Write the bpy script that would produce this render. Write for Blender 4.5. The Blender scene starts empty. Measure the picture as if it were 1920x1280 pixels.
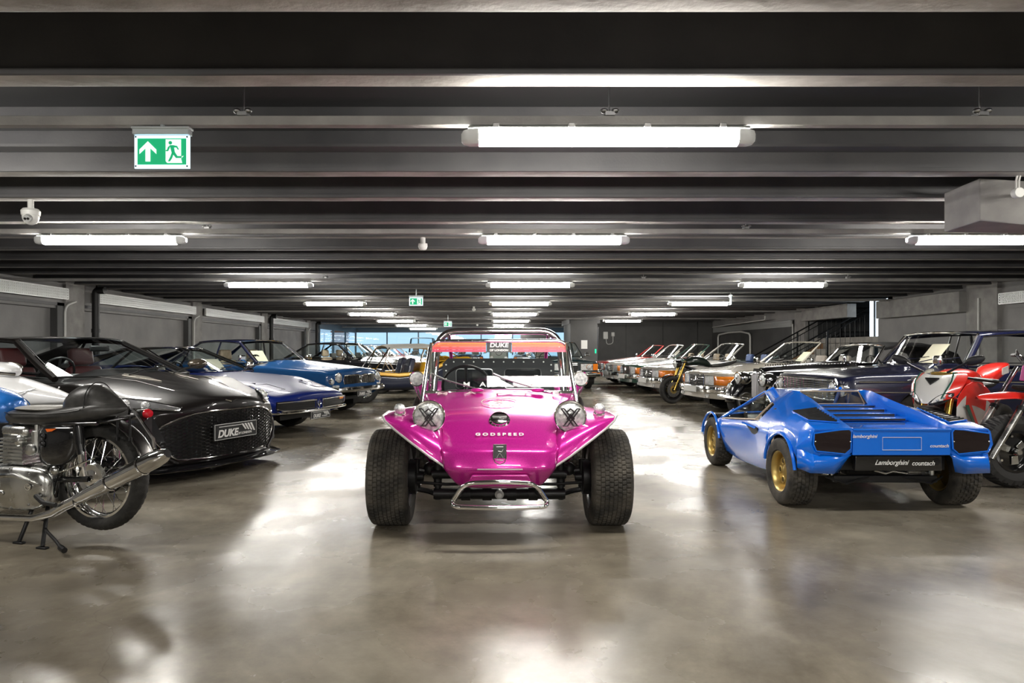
import bpy, bmesh, math, random
from math import sin, cos, pi, radians, sqrt
from mathutils import Vector, Matrix, noise
random.seed(7)
SC = bpy.context.scene
COL = SC.collection
R = radians
# ---------------------------------------------------------------- camera, world, exposure
cam_d = bpy.data.cameras.new('camera')
cam = bpy.data.objects.new('camera', cam_d); COL.objects.link(cam)
cam.location = (0, 0, 1.15); cam.rotation_euler = (pi/2, 0, 0)
cam_d.sensor_width = 36; cam_d.lens = 24.375
cam_d.shift_x = 30/1920; cam_d.shift_y = 15/1920
cam_d.clip_start = .05; cam_d.clip_end = 400
SC.camera = cam
w = bpy.data.worlds.new('daylight'); SC.world = w; w.use_nodes = True
w.node_tree.nodes['Background'].inputs[0].default_value = (.50, .74, .95, 1)
w.node_tree.nodes['Background'].inputs[1].default_value = .42
SC.view_settings.view_transform = 'Standard'; SC.view_settings.look = 'None'
SC.view_settings.exposure = 1.6; SC.view_settings.gamma = 1; SC.view_settings.use_curve_mapping = False
LAMP_E = 34.0

# ---------------------------------------------------------------- materials
MATS = {}
def pm(name, col, rough=.5, metal=0, coat=0, emit=None, es=1, trans=0, alpha=1, ior=1.45, spec=.5):
    if name in MATS: return MATS[name]
    m = bpy.data.materials.new(name); m.use_nodes = True
    b = m.node_tree.nodes['Principled BSDF']; i = b.inputs
    i['Base Color'].default_value = (*col, 1); i['Roughness'].default_value = rough
    i['Metallic'].default_value = metal; i['Coat Weight'].default_value = coat
    i['Coat Roughness'].default_value = .03; i['IOR'].default_value = ior
    i['Specular IOR Level'].default_value = spec
    if trans: i['Transmission Weight'].default_value = trans
    if emit: i['Emission Color'].default_value = (*emit, 1); i['Emission Strength'].default_value = es
    MATS[name] = m
    return m
def nd(m, t, **kw):
    n = m.node_tree.nodes.new(t)
    for k, v in kw.items():
        if k in n.inputs.keys(): n.inputs[k].default_value = v
        else: setattr(n, k, v)
    return n
def lk(m, a, b): m.node_tree.links.new(a, b)
def noisy(m, c1, c2, scale=5, detail=6, bump=0, bscale=None, rough=None, lo=.35, hi=.65, dist=0):
    """colour varied by noise in object space, optional fine relief"""
    b = m.node_tree.nodes['Principled BSDF']
    tc = nd(m, 'ShaderNodeTexCoord'); n = nd(m, 'ShaderNodeTexNoise', Scale=scale, Detail=detail, Distortion=dist)
    lk(m, tc.outputs['Object'], n.inputs['Vector'])
    r = nd(m, 'ShaderNodeValToRGB'); r.color_ramp.elements[0].position = lo; r.color_ramp.elements[1].position = hi
    r.color_ramp.elements[0].color = (*c1, 1); r.color_ramp.elements[1].color = (*c2, 1)
    lk(m, n.outputs['Fac'], r.inputs['Fac']); lk(m, r.outputs['Color'], b.inputs['Base Color'])
    if bump:
        n2 = nd(m, 'ShaderNodeTexNoise', Scale=bscale or scale*8, Detail=5); lk(m, tc.outputs['Object'], n2.inputs['Vector'])
        bp = nd(m, 'ShaderNodeBump', Strength=bump, Distance=.01); lk(m, n2.outputs['Fac'], bp.inputs['Height'])
        lk(m, bp.outputs['Normal'], b.inputs['Normal'])
    if rough:
        mr = nd(m, 'ShaderNodeMapRange'); mr.inputs['To Min'].default_value = rough[0]; mr.inputs['To Max'].default_value = rough[1]
        mr.inputs['From Min'].default_value = lo; mr.inputs['From Max'].default_value = hi
        lk(m, n.outputs['Fac'], mr.inputs['Value']); lk(m, mr.outputs['Result'], b.inputs['Roughness'])
    return m
def paint(name, col, flake=0, rough=.3, metal=0, coat=1, spec=.5):
    m = pm(name, col, rough, metal, coat=coat, spec=spec)
    if flake:
        b = m.node_tree.nodes['Principled BSDF']
        tc = nd(m, 'ShaderNodeTexCoord'); v = nd(m, 'ShaderNodeTexVoronoi', Scale=600)
        lk(m, tc.outputs['Object'], v.inputs['Vector'])
        mx = nd(m, 'ShaderNodeMix', data_type='RGBA'); mx.inputs[6].default_value = (*col, 1)
        mx.inputs[7].default_value = (*[min(1, c*1.9+.05) for c in col], 1)
        mr = nd(m, 'ShaderNodeMath', operation='MULTIPLY'); mr.inputs[1].default_value = flake
        sp = nd(m, 'ShaderNodeSeparateColor'); lk(m, v.outputs['Color'], sp.inputs[0]); lk(m, sp.outputs[0], mr.inputs[0])
        lk(m, mr.outputs[0], mx.inputs[0]); lk(m, mx.outputs[2], b.inputs['Base Color'])
    return m
def glass(name, tint, opac=.15, rough=.0):
    """thin sheet glass: clear with a fresnel reflection and a little tint"""
    if name in MATS: return MATS[name]
    m = bpy.data.materials.new(name); m.use_nodes = True; nt = m.node_tree; nt.nodes.clear()
    out = nt.nodes.new('ShaderNodeOutputMaterial'); tr = nt.nodes.new('ShaderNodeBsdfTransparent')
    gl = nt.nodes.new('ShaderNodeBsdfGlossy'); gl.inputs['Roughness'].default_value = rough
    tr.inputs[0].default_value = (*[1-(1-c)*opac for c in tint], 1)
    fr = nt.nodes.new('ShaderNodeFresnel'); ge = nt.nodes.new('ShaderNodeNewGeometry'); mi = nt.nodes.new('ShaderNodeMapRange')
    mi.inputs['To Min'].default_value = 1.38; mi.inputs['To Max'].default_value = 1/1.38
    nt.links.new(ge.outputs['Backfacing'], mi.inputs['Value']); nt.links.new(mi.outputs['Result'], fr.inputs[0])
    mx = nt.nodes.new('ShaderNodeMixShader')
    nt.links.new(fr.outputs[0], mx.inputs[0]); nt.links.new(tr.outputs[0], mx.inputs[1]); nt.links.new(gl.outputs[0], mx.inputs[2])
    nt.links.new(mx.outputs[0], out.inputs[0]); MATS[name] = m
    return m
# shared stuff
CHROME = pm('chrome', (.86, .86, .85), .07, 1)
ALLOY = noisy(pm('polished_alloy', (.6, .6, .58), .28, 1), (.5, .5, .48), (.68, .68, .66), 9, 4, rough=(.2, .38))
STEEL = pm('bare_steel', (.42, .42, .42), .35, 1)
BLACKP = pm('black_plastic', (.012, .012, .012), .45)
BLACKG = pm('black_gloss', (.008, .008, .009), .15, coat=1)
BLACKM = pm('black_metal', (.015, .015, .016), .38, .3)
DARKIN = pm('dark_interior', (.07, .068, .066), .7)
RUBBER = noisy(pm('rubber', (.02, .02, .02), .75), (.014, .014, .013), (.035, .033, .03), 14, 6, .25, 90)
TREAD = noisy(pm('tread_rubber', (.05, .045, .04), .85), (.022, .021, .019), (.085, .076, .062), 8, 7, .4, 120)
LEATHER = noisy(pm('black_leather', (.03, .03, .03), .34), (.028, .027, .026), (.055, .053, .05), 20, 5, .08, 140)
TAN = noisy(pm('tan_leather', (.42, .3, .2), .5), (.44, .33, .22), (.55, .42, .30), 14, 4)
GREYL = pm('taupe_leather', (.33, .29, .25), .5)
BLUEL = pm('blue_leather', (.05, .09, .22), .45)
WHITEP = pm('white_plastic', (.75, .75, .72), .4)
GREYP = pm('grey_plastic', (.4, .41, .4), .5)
ORANGE = pm('orange_lens', (.9, .25, .02), .12, coat=1)
REDL = pm('red_lens', (.6, .01, .02), .12, coat=1)
LENS = noisy(pm('lamp_lens', (.62, .64, .64), .1, .55, coat=1), (.45, .47, .48), (.85, .86, .85), 40, 2, .5, 160)
SMOKE = pm('smoked_lens', (.012, .006, .008), .06, coat=1)
GOLD = pm('gold_alloy', (.52, .38, .13), .35, .75)
GOLDF = pm('gold_anodised', (.62, .42, .1), .25, 1)
PAPER = pm('paper', (.72, .68, .52), .7)
WHITEINK = pm('white_lettering', (.8, .8, .78), .4)
PLATE = pm('plate_graphite', (.03, .031, .033), .4)
GLASS = glass('clear_glass', (.6, .85, .8), .2)
GLASSD = glass('tinted_glass', (.6, .75, .78), .35)
PERSPEX = glass('perspex', (.8, .85, .88), .25)

# ---------------------------------------------------------------- mesh helper
class MB:
    def __init__(s): s.v = []; s.f = []; s.m = []; s.mi = 0
    def vert(s, p): s.v.append(tuple(p)); return len(s.v)-1
    def face(s, idx): s.f.append(tuple(idx)); s.m.append(s.mi)
    def box(s, c, d, rot=None, taper=1):
        c = Vector(c); hx, hy, hz = d[0]/2, d[1]/2, d[2]/2; b = len(s.v)
        for z in (-1, 1):
            t = taper if z > 0 else 1
            for x, y in ((-1, -1), (1, -1), (1, 1), (-1, 1)):
                p = Vector((x*hx*t, y*hy*t, z*hz))
                if rot: p = rot @ p
                s.v.append(tuple(c+p))
        for q in ((3, 2, 1, 0), (4, 5, 6, 7), (0, 1, 5, 4), (1, 2, 6, 5), (2, 3, 7, 6), (3, 0, 4, 7)):
            s.face([b+i for i in q])
        return s
    def ring(s, c, u, v, r, n, ru=None):
        b = len(s.v)
        for i in range(n):
            a = 2*pi*i/n; s.v.append(tuple(c+u*(r*cos(a))+v*((ru or r)*sin(a))))
        return [b+i for i in range(n)]
    def join(s, a, b, closed=True):
        n = len(a)
        for i in range(n if closed else n-1): j = (i+1) % n; s.face((a[i], a[j], b[j], b[i]))
    @staticmethod
    def frame(d):
        d = d.normalized(); up = Vector((0, 0, 1)) if abs(d.z) < .95 else Vector((1, 0, 0))
        u = d.cross(up).normalized(); return u, d.cross(u).normalized()
    def cyl(s, p0, p1, r0, r1=None, n=12, caps=True):
        p0, p1 = Vector(p0), Vector(p1); r1 = r0 if r1 is None else r1; u, v = s.frame(p1-p0)
        a = s.ring(p0, u, v, r0, n); b = s.ring(p1, u, v, r1, n); s.join(a, b)
        if caps: s.face(a[::-1]); s.face(b)
        return s
    def tube(s, pts, r, n=8, closed=False, caps=True):
        """sweep a circle along points; r may be a list"""
        P = [Vector(p) for p in pts]; k = len(P); rs = r if isinstance(r, (list, tuple)) else [r]*k; rings = []; u = None
        for i in range(k):
            a = P[(i-1) % k] if (closed or i) else P[0]; b = P[(i+1) % k] if (closed or i < k-1) else P[-1]
            d = (b-a).normalized()
            if u is None: u, v = s.frame(d)
            else:
                u = (u-d*u.dot(d)).normalized(); v = d.cross(u).normalized()
            rings.append(s.ring(P[i], u, v, rs[i], n))
        for i in range(k-1): s.join(rings[i], rings[i+1])
        if closed:
            A, B = rings[-1], rings[0]
            off = min(range(n), key=lambda o: sum((Vector(s.v[A[q]])-Vector(s.v[B[(q+o) % n]])).length for q in range(n)))
            s.join(A, [B[(q+off) % n] for q in range(n)])
        elif caps: s.face(rings[0][::-1]); s.face(rings[-1])
        return s
    def lathe(s, prof, c, ax, n=32, closed=False, wob=None):
        """prof: (axial, radius) pairs about axis ax through c"""
        c = Vector(c); ax = Vector(ax).normalized(); u, v = s.frame(ax); rings = []
        for (t, r) in prof: rings.append(s.ring(c+ax*t, u, v, max(r, .0004), n))
        for i in range(len(rings)-1): s.join(rings[i], rings[i+1])
        if closed: s.join(rings[-1], rings[0])
        return s
    def grid(s, rows, closed=False):
        ids = [[s.vert(p) for p in r] for r in rows]
        for i in range(len(ids)-1):
            n = len(ids[i])
            for j in range(n if closed else n-1):
                k = (j+1) % n; s.face((ids[i][j], ids[i][k], ids[i+1][k], ids[i+1][j]))
        return s
    def prism(s, poly, d):
        """extrude a planar polygon (3D points) by vector d"""
        d = Vector(d); a = [s.vert(p) for p in poly]; b = [s.vert(Vector(p)+d) for p in poly]
        s.face(a[::-1]); s.face(b); s.join(a, b); return s
    def ell(s, c, rad, n=16, m=10, rot=None, z0=-1., z1=1.):
        c = Vector(c); rows = []
        t0, t1 = math.asin(z0), math.asin(z1)
        for i in range(m+1):
            t = t0+(t1-t0)*i/m; row = []
            for j in range(n):
                a = 2*pi*j/n; p = Vector((rad[0]*cos(t)*cos(a), rad[1]*cos(t)*sin(a), rad[2]*sin(t)))
                if rot: p = rot @ p
                row.append(c+p)
            rows.append(row)
        s.grid(rows, True); return s
    def mirror(s):
        n = len(s.v); s.v += [(x, -y, z) for x, y, z in s.v]
        s.f += [tuple(n+i for i in f[::-1]) for f in list(s.f)]; s.m += list(s.m); return s
    def build(s, name, mat, parent=None, smooth=40, bevel=0, solid=0, sub=0, weld=False, loc=None, rot=None, bseg=2, kind=None, label=None, soff=-1):
        me = bpy.data.meshes.new(name); me.from_pydata(s.v, [], s.f); 
        mats = mat if isinstance(mat, (list, tuple)) else [mat]
        for m in mats: me.materials.append(m)
        if len(mats) > 1: me.polygons.foreach_set('material_index', s.m)
        bm = bmesh.new(); bm.from_mesh(me)
        if weld: bmesh.ops.remove_doubles(bm, verts=bm.verts, dist=.0006)
        bmesh.ops.recalc_face_normals(bm, faces=bm.faces); bm.to_mesh(me); bm.free()
        if smooth:
            me.polygons.foreach_set('use_smooth', [True]*len(me.polygons)); me.set_sharp_from_angle(angle=R(smooth))
        o = bpy.data.objects.new(name, me); COL.objects.link(o)
        if solid: md = o.modifiers.new('solid', 'SOLIDIFY'); md.thickness = solid; md.offset = soff
        if bevel: md = o.modifiers.new('bevel', 'BEVEL'); md.width = bevel; md.segments = bseg; md.limit_method = 'ANGLE'; md.angle_limit = R(35)
        if sub: md = o.modifiers.new('sub', 'SUBSURF'); md.levels = sub; md.render_levels = sub
        if parent: o.parent = parent
        if loc: o.location = loc
        if rot: o.rotation_euler = rot
        if kind: o['kind'] = kind
        if label: o['label'] = label
        return o
def outward(o):
    """make an open shell face away from its middle"""
    me = o.data; c = sum((v.co for v in me.vertices), Vector())/len(me.vertices)
    if sum(p.normal.dot(p.center-c)*p.area for p in me.polygons) < 0: me.flip_normals()
    return o
def thing(name, label, cat, loc=(0, 0, 0), rz=0, group=None):
    o = bpy.data.objects.new(name, None); COL.objects.link(o); o.location = loc; o.rotation_euler = (0, 0, rz)
    o.empty_display_size = .1; return tag(o, label, cat, group)
def tag(o, label, cat, group=None):
    o['label'] = label; o['category'] = cat
    if group: o['group'] = group
    return o
def copy_tree(o, parent=None):
    c = o.copy(); COL.objects.link(c)
    if parent: c.parent = parent
    for ch in list(o.children): copy_tree(ch, c)
    return c
def text(s, name, size, mat, parent, M, ext=.001, shear=0, off=0, sx=1, al='CENTER', sp=1.0, label=None):
    cu = bpy.data.curves.new(name, 'FONT'); cu.body = s; cu.size = size; cu.extrude = ext; cu.shear = shear; cu.offset = off
    cu.align_x = al; cu.align_y = 'CENTER'; cu.space_character = sp
    to = bpy.data.objects.new(name, cu); COL.objects.link(to); SC.view_layers[0].update()
    me = bpy.data.meshes.new_from_object(to.evaluated_get(bpy.context.evaluated_depsgraph_get()))
    bpy.data.objects.remove(to); me.name = name
    me.materials.clear(); me.materials.append(mat)
    me.transform(Matrix.Diagonal((sx, 1, 1, 1))); me.transform(M)
    o = bpy.data.objects.new(name, me); COL.objects.link(o); o.parent = parent
    if label: o['label'] = label
    return o
def face_x(p, tilt=0, yaw=0):
    """text frame on a surface facing local +x (read from the front): text right = +y"""
    B = Matrix(((0, 0, 1, 0), (1, 0, 0, 0), (0, 1, 0, 0), (0, 0, 0, 1)))
    return Matrix.Translation(Vector(p)) @ Matrix.Rotation(yaw, 4, 'Z') @ Matrix.Rotation(-tilt, 4, 'Y') @ B
def lerp(a, b, t): return a+(b-a)*t
def curve_eval(tab, x):
    """smooth monotone interpolation of a table [(x, v), ...] sorted by x"""
    if x <= tab[0][0]: return tab[0][1]
    if x >= tab[-1][0]: return tab[-1][1]
    n = len(tab)
    for i in range(n-1):
        if tab[i][0] <= x <= tab[i+1][0]: break
    def sl(k): return (tab[k+1][1]-tab[k][1])/(tab[k+1][0]-tab[k][0])
    def tang(k):
        if k == 0: return sl(0)
        if k == n-1: return sl(n-2)
        a, b = sl(k-1), sl(k)
        return 0 if a*b <= 0 else 2*a*b/(a+b)
    h = tab[i+1][0]-tab[i][0]; t = (x-tab[i][0])/h
    return ((2*t**3-3*t*t+1)*tab[i][1]+(t**3-2*t*t+t)*h*tang(i)+(-2*t**3+3*t*t)*tab[i+1][1]+(t**3-t*t)*h*tang(i+1))
def arcpts(pts, r, n=5, closed=False):
    """round the corners of a polyline"""
    P = [Vector(p) for p in pts]; out = []; k = len(P)
    for i in range(k):
        if not closed and i in (0, k-1): out.append(P[i]); continue
        a, b, c = P[(i-1) % k], P[i], P[(i+1) % k]
        d1 = (a-b); d2 = (c-b); rr = min(r, d1.length*.45, d2.length*.45)
        p, q = b+d1.normalized()*rr, b+d2.normalized()*rr
        for j in range(n+1):
            t = j/n; out.append(p*(1-t)**2+b*2*t*(1-t)+q*t*t)
    return out
# ---------------------------------------------------------------- building shell
XL, XR, YB, YF = -8.5, 10.0, -8.0, 42.0
SOF = 2.45; SLAB = 2.93
def concrete_floor():
    m = pm('polished_concrete', (.3, .27, .22), .22); b = m.node_tree.nodes['Principled BSDF']
    tc = nd(m, 'ShaderNodeTexCoord')
    n1 = nd(m, 'ShaderNodeTexNoise', Scale=.55, Detail=9, Roughness=.62, Distortion=.6); lk(m, tc.outputs['Object'], n1.inputs['Vector'])
    r1 = nd(m, 'ShaderNodeValToRGB'); e = r1.color_ramp.elements
    e[0].position = .3; e[0].color = (.085, .070, .050, 1); e[1].position = .68; e[1].color = (.40, .365, .29, 1)
    x = r1.color_ramp.elements.new(.5); x.color = (.225, .197, .15, 1)
    lk(m, n1.outputs['Fac'], r1.inputs['Fac'])
    n2 = nd(m, 'ShaderNodeTexNoise', Scale=4.5, Detail=8, Roughness=.7); lk(m, tc.outputs['Object'], n2.inputs['Vector'])
    mx = nd(m, 'ShaderNodeMix', data_type='RGBA', blend_type='OVERLAY'); mx.inputs[0].default_value = .55
    lk(m, r1.outputs['Color'], mx.inputs[6]); lk(m, n2.outputs['Fac'], mx.inputs[7])
    # hairline cracks
    nw = nd(m, 'ShaderNodeTexNoise', Scale=.9, Detail=5); lk(m, tc.outputs['Object'], nw.inputs['Vector'])
    av = nd(m, 'ShaderNodeVectorMath', operation='MULTIPLY_ADD'); lk(m, nw.outputs['Color'], av.inputs[0]); av.inputs[1].default_value = (1.6, 1.6, 0)
    lk(m, tc.outputs['Object'], av.inputs[2])
    vo = nd(m, 'ShaderNodeTexVoronoi', Scale=.33, feature='DISTANCE_TO_EDGE'); lk(m, av.outputs[0], vo.inputs['Vector'])
    cr = nd(m, 'ShaderNodeMapRange'); cr.inputs['From Max'].default_value = .0022; cr.inputs['To Min'].default_value = .55; lk(m, vo.outputs['Distance'], cr.inputs['Value'])
    m2 = nd(m, 'ShaderNodeMix', data_type='RGBA', blend_type='MULTIPLY'); m2.inputs[0].default_value = .45
    lk(m, mx.outputs[2], m2.inputs[6]); lk(m, cr.outputs['Result'], m2.inputs[7])
    lk(m, m2.outputs[2], b.inputs['Base Color'])
    mr = nd(m, 'ShaderNodeMapRange'); mr.inputs['From Min'].default_value = .3; mr.inputs['From Max'].default_value = .7
    mr.inputs['To Min'].default_value = .36; mr.inputs['To Max'].default_value = .17
    n3 = nd(m, 'ShaderNodeTexNoise', Scale=1.3, Detail=6); lk(m, tc.outputs['Object'], n3.inputs['Vector'])
    lk(m, n3.outputs['Fac'], mr.inputs['Value']); lk(m, mr.outputs['Result'], b.inputs['Roughness'])
    n4 = nd(m, 'ShaderNodeTexNoise', Scale=14, Detail=4); lk(m, tc.outputs['Object'], n4.inputs['Vector'])
    bp = nd(m, 'ShaderNodeBump', Strength=.05, Distance=.02); lk(m, n4.outputs['Fac'], bp.inputs['Height']); lk(m, bp.outputs['Normal'], b.inputs['Normal'])
    b.inputs['Specular IOR Level'].default_value = .5
    return m
FLOORM = concrete_floor()
def strux(mb, name, mat, parent=None, **k):
    o = mb.build(name, mat, parent, **k); o['kind'] = 'structure'; return o
strux(MB().box(((XL+XR)/2-1, (YB+YF)/2, -.1), (XR-XL+6, YF-YB+.6, .2)), 'floor', FLOORM, smooth=0)
FACE = noisy(pm('beam_black', (.05, .05, .055), .5), (.078, .077, .081), (.108, .106, .108), 2.0, 5, .08, 60)
SOFM = noisy(pm('soffit_concrete', (.3, .29, .27), .75), (.30, .285, .26), (.46, .44, .41), 3.5, 8, .5, 25)
SLABM = pm('slab_black', (.05, .05, .052), .6)
WALLM = noisy(pm('wall_grey', (.2, .2, .2), .6), (.25, .245, .24), (.33, .32, .31), 1.4, 6, .15, 30)
WALLD = noisy(pm('wall_dark', (.055, .055, .055), .55), (.06, .06, .06), (.085, .084, .082), 1.2, 5, .1, 30)
PIERM = noisy(pm('pier_concrete', (.25, .24, .23), .7), (.27, .26, .25), (.37, .36, .34), 4, 7, .4, 22)
ceil = strux(MB().box(((XL+XR)/2, (YB+YF)/2, SLAB+.1), (XR-XL+.6, YF-YB+.6, .2)), 'ceiling', SLABM, smooth=0)
# beams: dark web with a small lip and a bare soffit
def beam_mesh():
    mb = MB(); X0, X1 = XL-.05, XR+.05; n = 60
    prof = [(.02, SLAB), (.02, SOF+.035), (0, SOF+.03), (0, SOF+.004), (.012, SOF), (.150, SOF), (.16, SOF+.004), (.16, SLAB)]
    rows = []
    for i in range(n+1):
        x = lerp(X0, X1, i/n); j = (noise.noise((x*1.7, 3, 0)))*.0025
        rows.append([(x, y, z+(j if 1 < k < 6 else 0)) for k, (y, z) in enumerate(prof)])
    ids = [[mb.vert(p) for p in r] for r in rows]
    for i in range(n):
        for j in range(7):
            mb.mi = 1 if j in (4,) else 0
            mb.face((ids[i][j], ids[i+1][j], ids[i+1][j+1], ids[i][j+1]))
    return mb
b0 = beam_mesh().build('ceiling_beam', [FACE, SOFM], ceil, smooth=30)
ys = [2.52-.95*k for k in range(0, 11)]+[3.28, 5.07, 5.93, 7.05, 7.98, 8.97, 9.93, 10.9, 11.85]+[12.85+1.0*k for k in range(0, 29)]
for i, y in enumerate(ys):
    o = b0 if i == 0 else b0.copy()
    if i: COL.objects.link(o)
    o.location = (0, y, 0)
# flange of the steel between the second and third beam
MB().box(((XL+XR)/2, 4.98, 2.76), (XR-XL, .16, .03)).box(((XL+XR)/2, 4.99, 2.60), (XR-XL, .14, .02)).build('ceiling_flange', FACE, ceil, smooth=0)
# ---- walls
wl = strux(MB().box((XL-.25, (YB+33.2)/2, 1.47), (.3, 33.2-YB, 2.94)), 'wall_left', WALLM, smooth=0)
pil = [-3.0, 2.6, 8.2, 13.9, 19.6, 25.3, 31.2]
def pilaster(y):
    mb = MB(); mb.box((XL-.02, y, 1.47), (.18, .62, 2.94)); return mb
for i, y in enumerate(pil):
    pilaster(y).build('pilaster', PIERM, wl, bevel=.008)
    MB().box((XL-.03, y-.42, 1.03), (.14, .22, 2.06)).build('recess_jamb', WALLD, wl, smooth=0)
strux(MB().box((XL-.05, (YB+33.2)/2, 2.20), (.12, 33.2-YB, .5)), 'trim_1', WALLM, wl, smooth=0)
strux(MB().box((XL-.03, (YB+33.2)/2, 2.03), (.14, 33.2-YB, .06)), 'trim_2', FACE, wl, smooth=0)
# right wall in pieces round the stair opening
wr = MB(); OY0, OY1 = 17.7, 22.2
wr.box((XR+.15, (YB+OY0)/2, 1.47), (.3, OY0-YB, 2.94)); wr.box((XR+.15, (OY1+32.2)/2, 1.47), (.3, 32.2-OY1, 2.94))
wrr = strux(wr, 'wall_right', WALLM, smooth=0)
for y0, y1 in ((13.7, 14.6), (22.2, 23.0), (8, 8.8), (2.5, 3.3)):
    MB().box((XR-.03, (y0+y1)/2, 1.47), (.14, y1-y0 if y1-y0 < 1 else .5, 2.94)).build('pilaster', PIERM, wrr, bevel=.008)
MB().box((XR-.12, 16.2, 2.16), (.26, 3.2, .44)).build('lintel', PIERM, wrr, bevel=.008)
MB().box((XR-.10, 20.75, 2.24), (.26, 2.9, .38)).build('lintel', PIERM, wrr, bevel=.008)
MB().box((XR-.012, 27.6, 1.2), (.03, 9.2, 1.9)).build('wall_panel', WALLD, wrr, bevel=.004)
MB().box((XR-.012, 16.3, 1.0), (.03, 3.6, 1.9)).build('wall_panel', WALLM, wrr, bevel=.004)
MB().box((XR-.012, 11.2, 1.0), (.03, 4.6, 1.9)).build('wall_panel', WALLM, wrr, bevel=.004)
# alcove behind the stair opening
alc = MB(); alc.box((XR+2.9, 19.95, 1.47), (.2, 4.9, 2.94)); alc.box((XR+1.5, OY1+.12, 1.47), (3, .2, 2.94)); alc.box((XR+1.5, OY0-.12, 1.47), (3, .2, 2.94)); alc.box((XR+1.5, 19.95, 2.98), (3.2, 4.9, .1))
strux(alc, 'wall_stair', WALLD, smooth=0)
# back right partition wall
wb = strux(MB().box(((4.35+XR)/2, 32.15, 1.47), (XR-4.35, .3, 2.94)), 'wall_back', WALLD, smooth=0)
for x in (6.0, 7.7, 9.3): MB().box((x, 31.99, 1.25), (.012, .02, 2.4)).build('joint_cover', BLACKM, wb, smooth=0)
for x0, x1, y in ((3.15, 4.28, 29.3),):
    p = MB().box(((x0+x1)/2, y, 1.2), (x1-x0, .12, 2.4)).box((3.2, 30.7, 1.2), (.12, 2.8, 2.4)); wp = strux(p, 'wall_lobby', WALLD, smooth=0)
    strux(MB().box((3.75, 31, 2.5), (1.3, 3.4, .5)), 'wall_bulkhead', FACE, smooth=0)
dr = MB().box((4.33, 29.85, 1.05), (.05, 1.0, 2.1)); dro = strux(dr, 'door_1', BLACKM, bevel=.006)
MB().cyl((4.29, 29.45, 1.0), (4.25, 29.45, 1.0), .02).cyl((4.25, 29.45, 1.0), (4.25, 29.60, 1.0), .012).build('door_handle', STEEL, dro)
tag(MB().box((3.72, 29.225, 1.36), (.26, .012, .36)).build('wall_notice', WHITEP), 'white paper notice on the dark lobby partition behind the buggy', 'notice')
tag(MB().box((4.2, 29.234, 1.08), (.06, .012, .18)).build('exit_button', pm('green_sign', (.0, .45, .2), .4, emit=(0, .5, .22), es=.6)), 'small green marker on the edge of the lobby partition', 'sign')
# back glazing and return glazing on the left
SKYG = glass('window_glass', (.6, .8, .95), .15)
wf = MB(); xs = [-8.5+i*1.9 for i in range(8)]
for x in xs: wf.box((x, YF, 1.3), (.07, .09, 2.3))
wf.box((-1.9, YF, .15), (13.4, .12, .3)); wf.box((-1.9, YF, 2.35), (13.4, .14, .35)); wf.box((-1.9, YF, 1.45), (13.4, .05, .04))
wo = strux(wf, 'window_1', pm('window_frame', (.10, .14, .18), .4), smooth=0)
for i in range(7): MB().box((xs[i]+.95, YF, 1.25), (1.83, .012, 1.9)).build('pane', SKYG, wo, smooth=0)
wf = MB()
for y in (33.3, 36.2, 39.1, 42): wf.box((XL, y, 1.4), (.1, .1, 2.6))
wf.box((XL, 37.6, 2.3), (.12, 8.8, .3)); wf.box((XL, 37.6, .2), (.12, 8.8, .4))
wo2 = strux(wf, 'window_2', pm('window_frame', (.2, .24, .28), .4), smooth=0)
for y in (34.75, 37.65, 40.55): MB().box((XL, y, 1.3), (.012, 2.8, 1.8)).build('pane', SKYG, wo2, smooth=0)
strux(MB().box(((XL+XR)/2, YB-.1, 1.47), (XR-XL+.6, .2, 2.94)), 'wall_front', WALLD, smooth=0)
strux(MB().box((7.4, YF, 1.47), (5.4, .2, 2.94)), 'wall_rear', WALLD, smooth=0)
# outside: yard, slatted building, brick pier
YARD = noisy(pm('yard', (.3, .3, .3), .8), (.26, .27, .28), (.36, .37, .38), .6)
strux(MB().box((-4, 70, -.15), (90, 55.4, .1)), 'ground', YARD, smooth=0)
ob = thing('outbuilding', 'blue-grey slatted outbuilding seen through the left rear windows', 'building', (-12.6, 0, 0))
BG = pm('blue_cladding', (.36, .50, .62), .6)
MB().box((0, 39, 1.6), (2, 9, 3.2)).build('wall', BG, ob, smooth=0)
for k in range(9): MB().box((1.03, 39, .35+k*.33), (.05, 9, .2)).build('slat', pm('pale_blue', (.5, .66, .8), .6) if k % 3 == 1 else BG, ob, smooth=0)
for k in range(3): MB().box((1.07, 36+k*2.6, 1.2), (.04, .8, 1.0)).build('window', pm('outside_dark', (.03, .05, .08), .3), ob, smooth=0)
pr = thing('brick_pier', 'orange-red brick pier outside the left rear window', 'pier', (-9.35, 41.6, 0))
for k in range(28):
    for q in range(2): MB().box(((-.25 if q else .25)+(.03 if k % 2 else -.03), 0, .05+k*.098), (.47, .5, .086)).build('brick', pm('brick', (.55, .2, .1), .8), pr, smooth=0)
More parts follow.
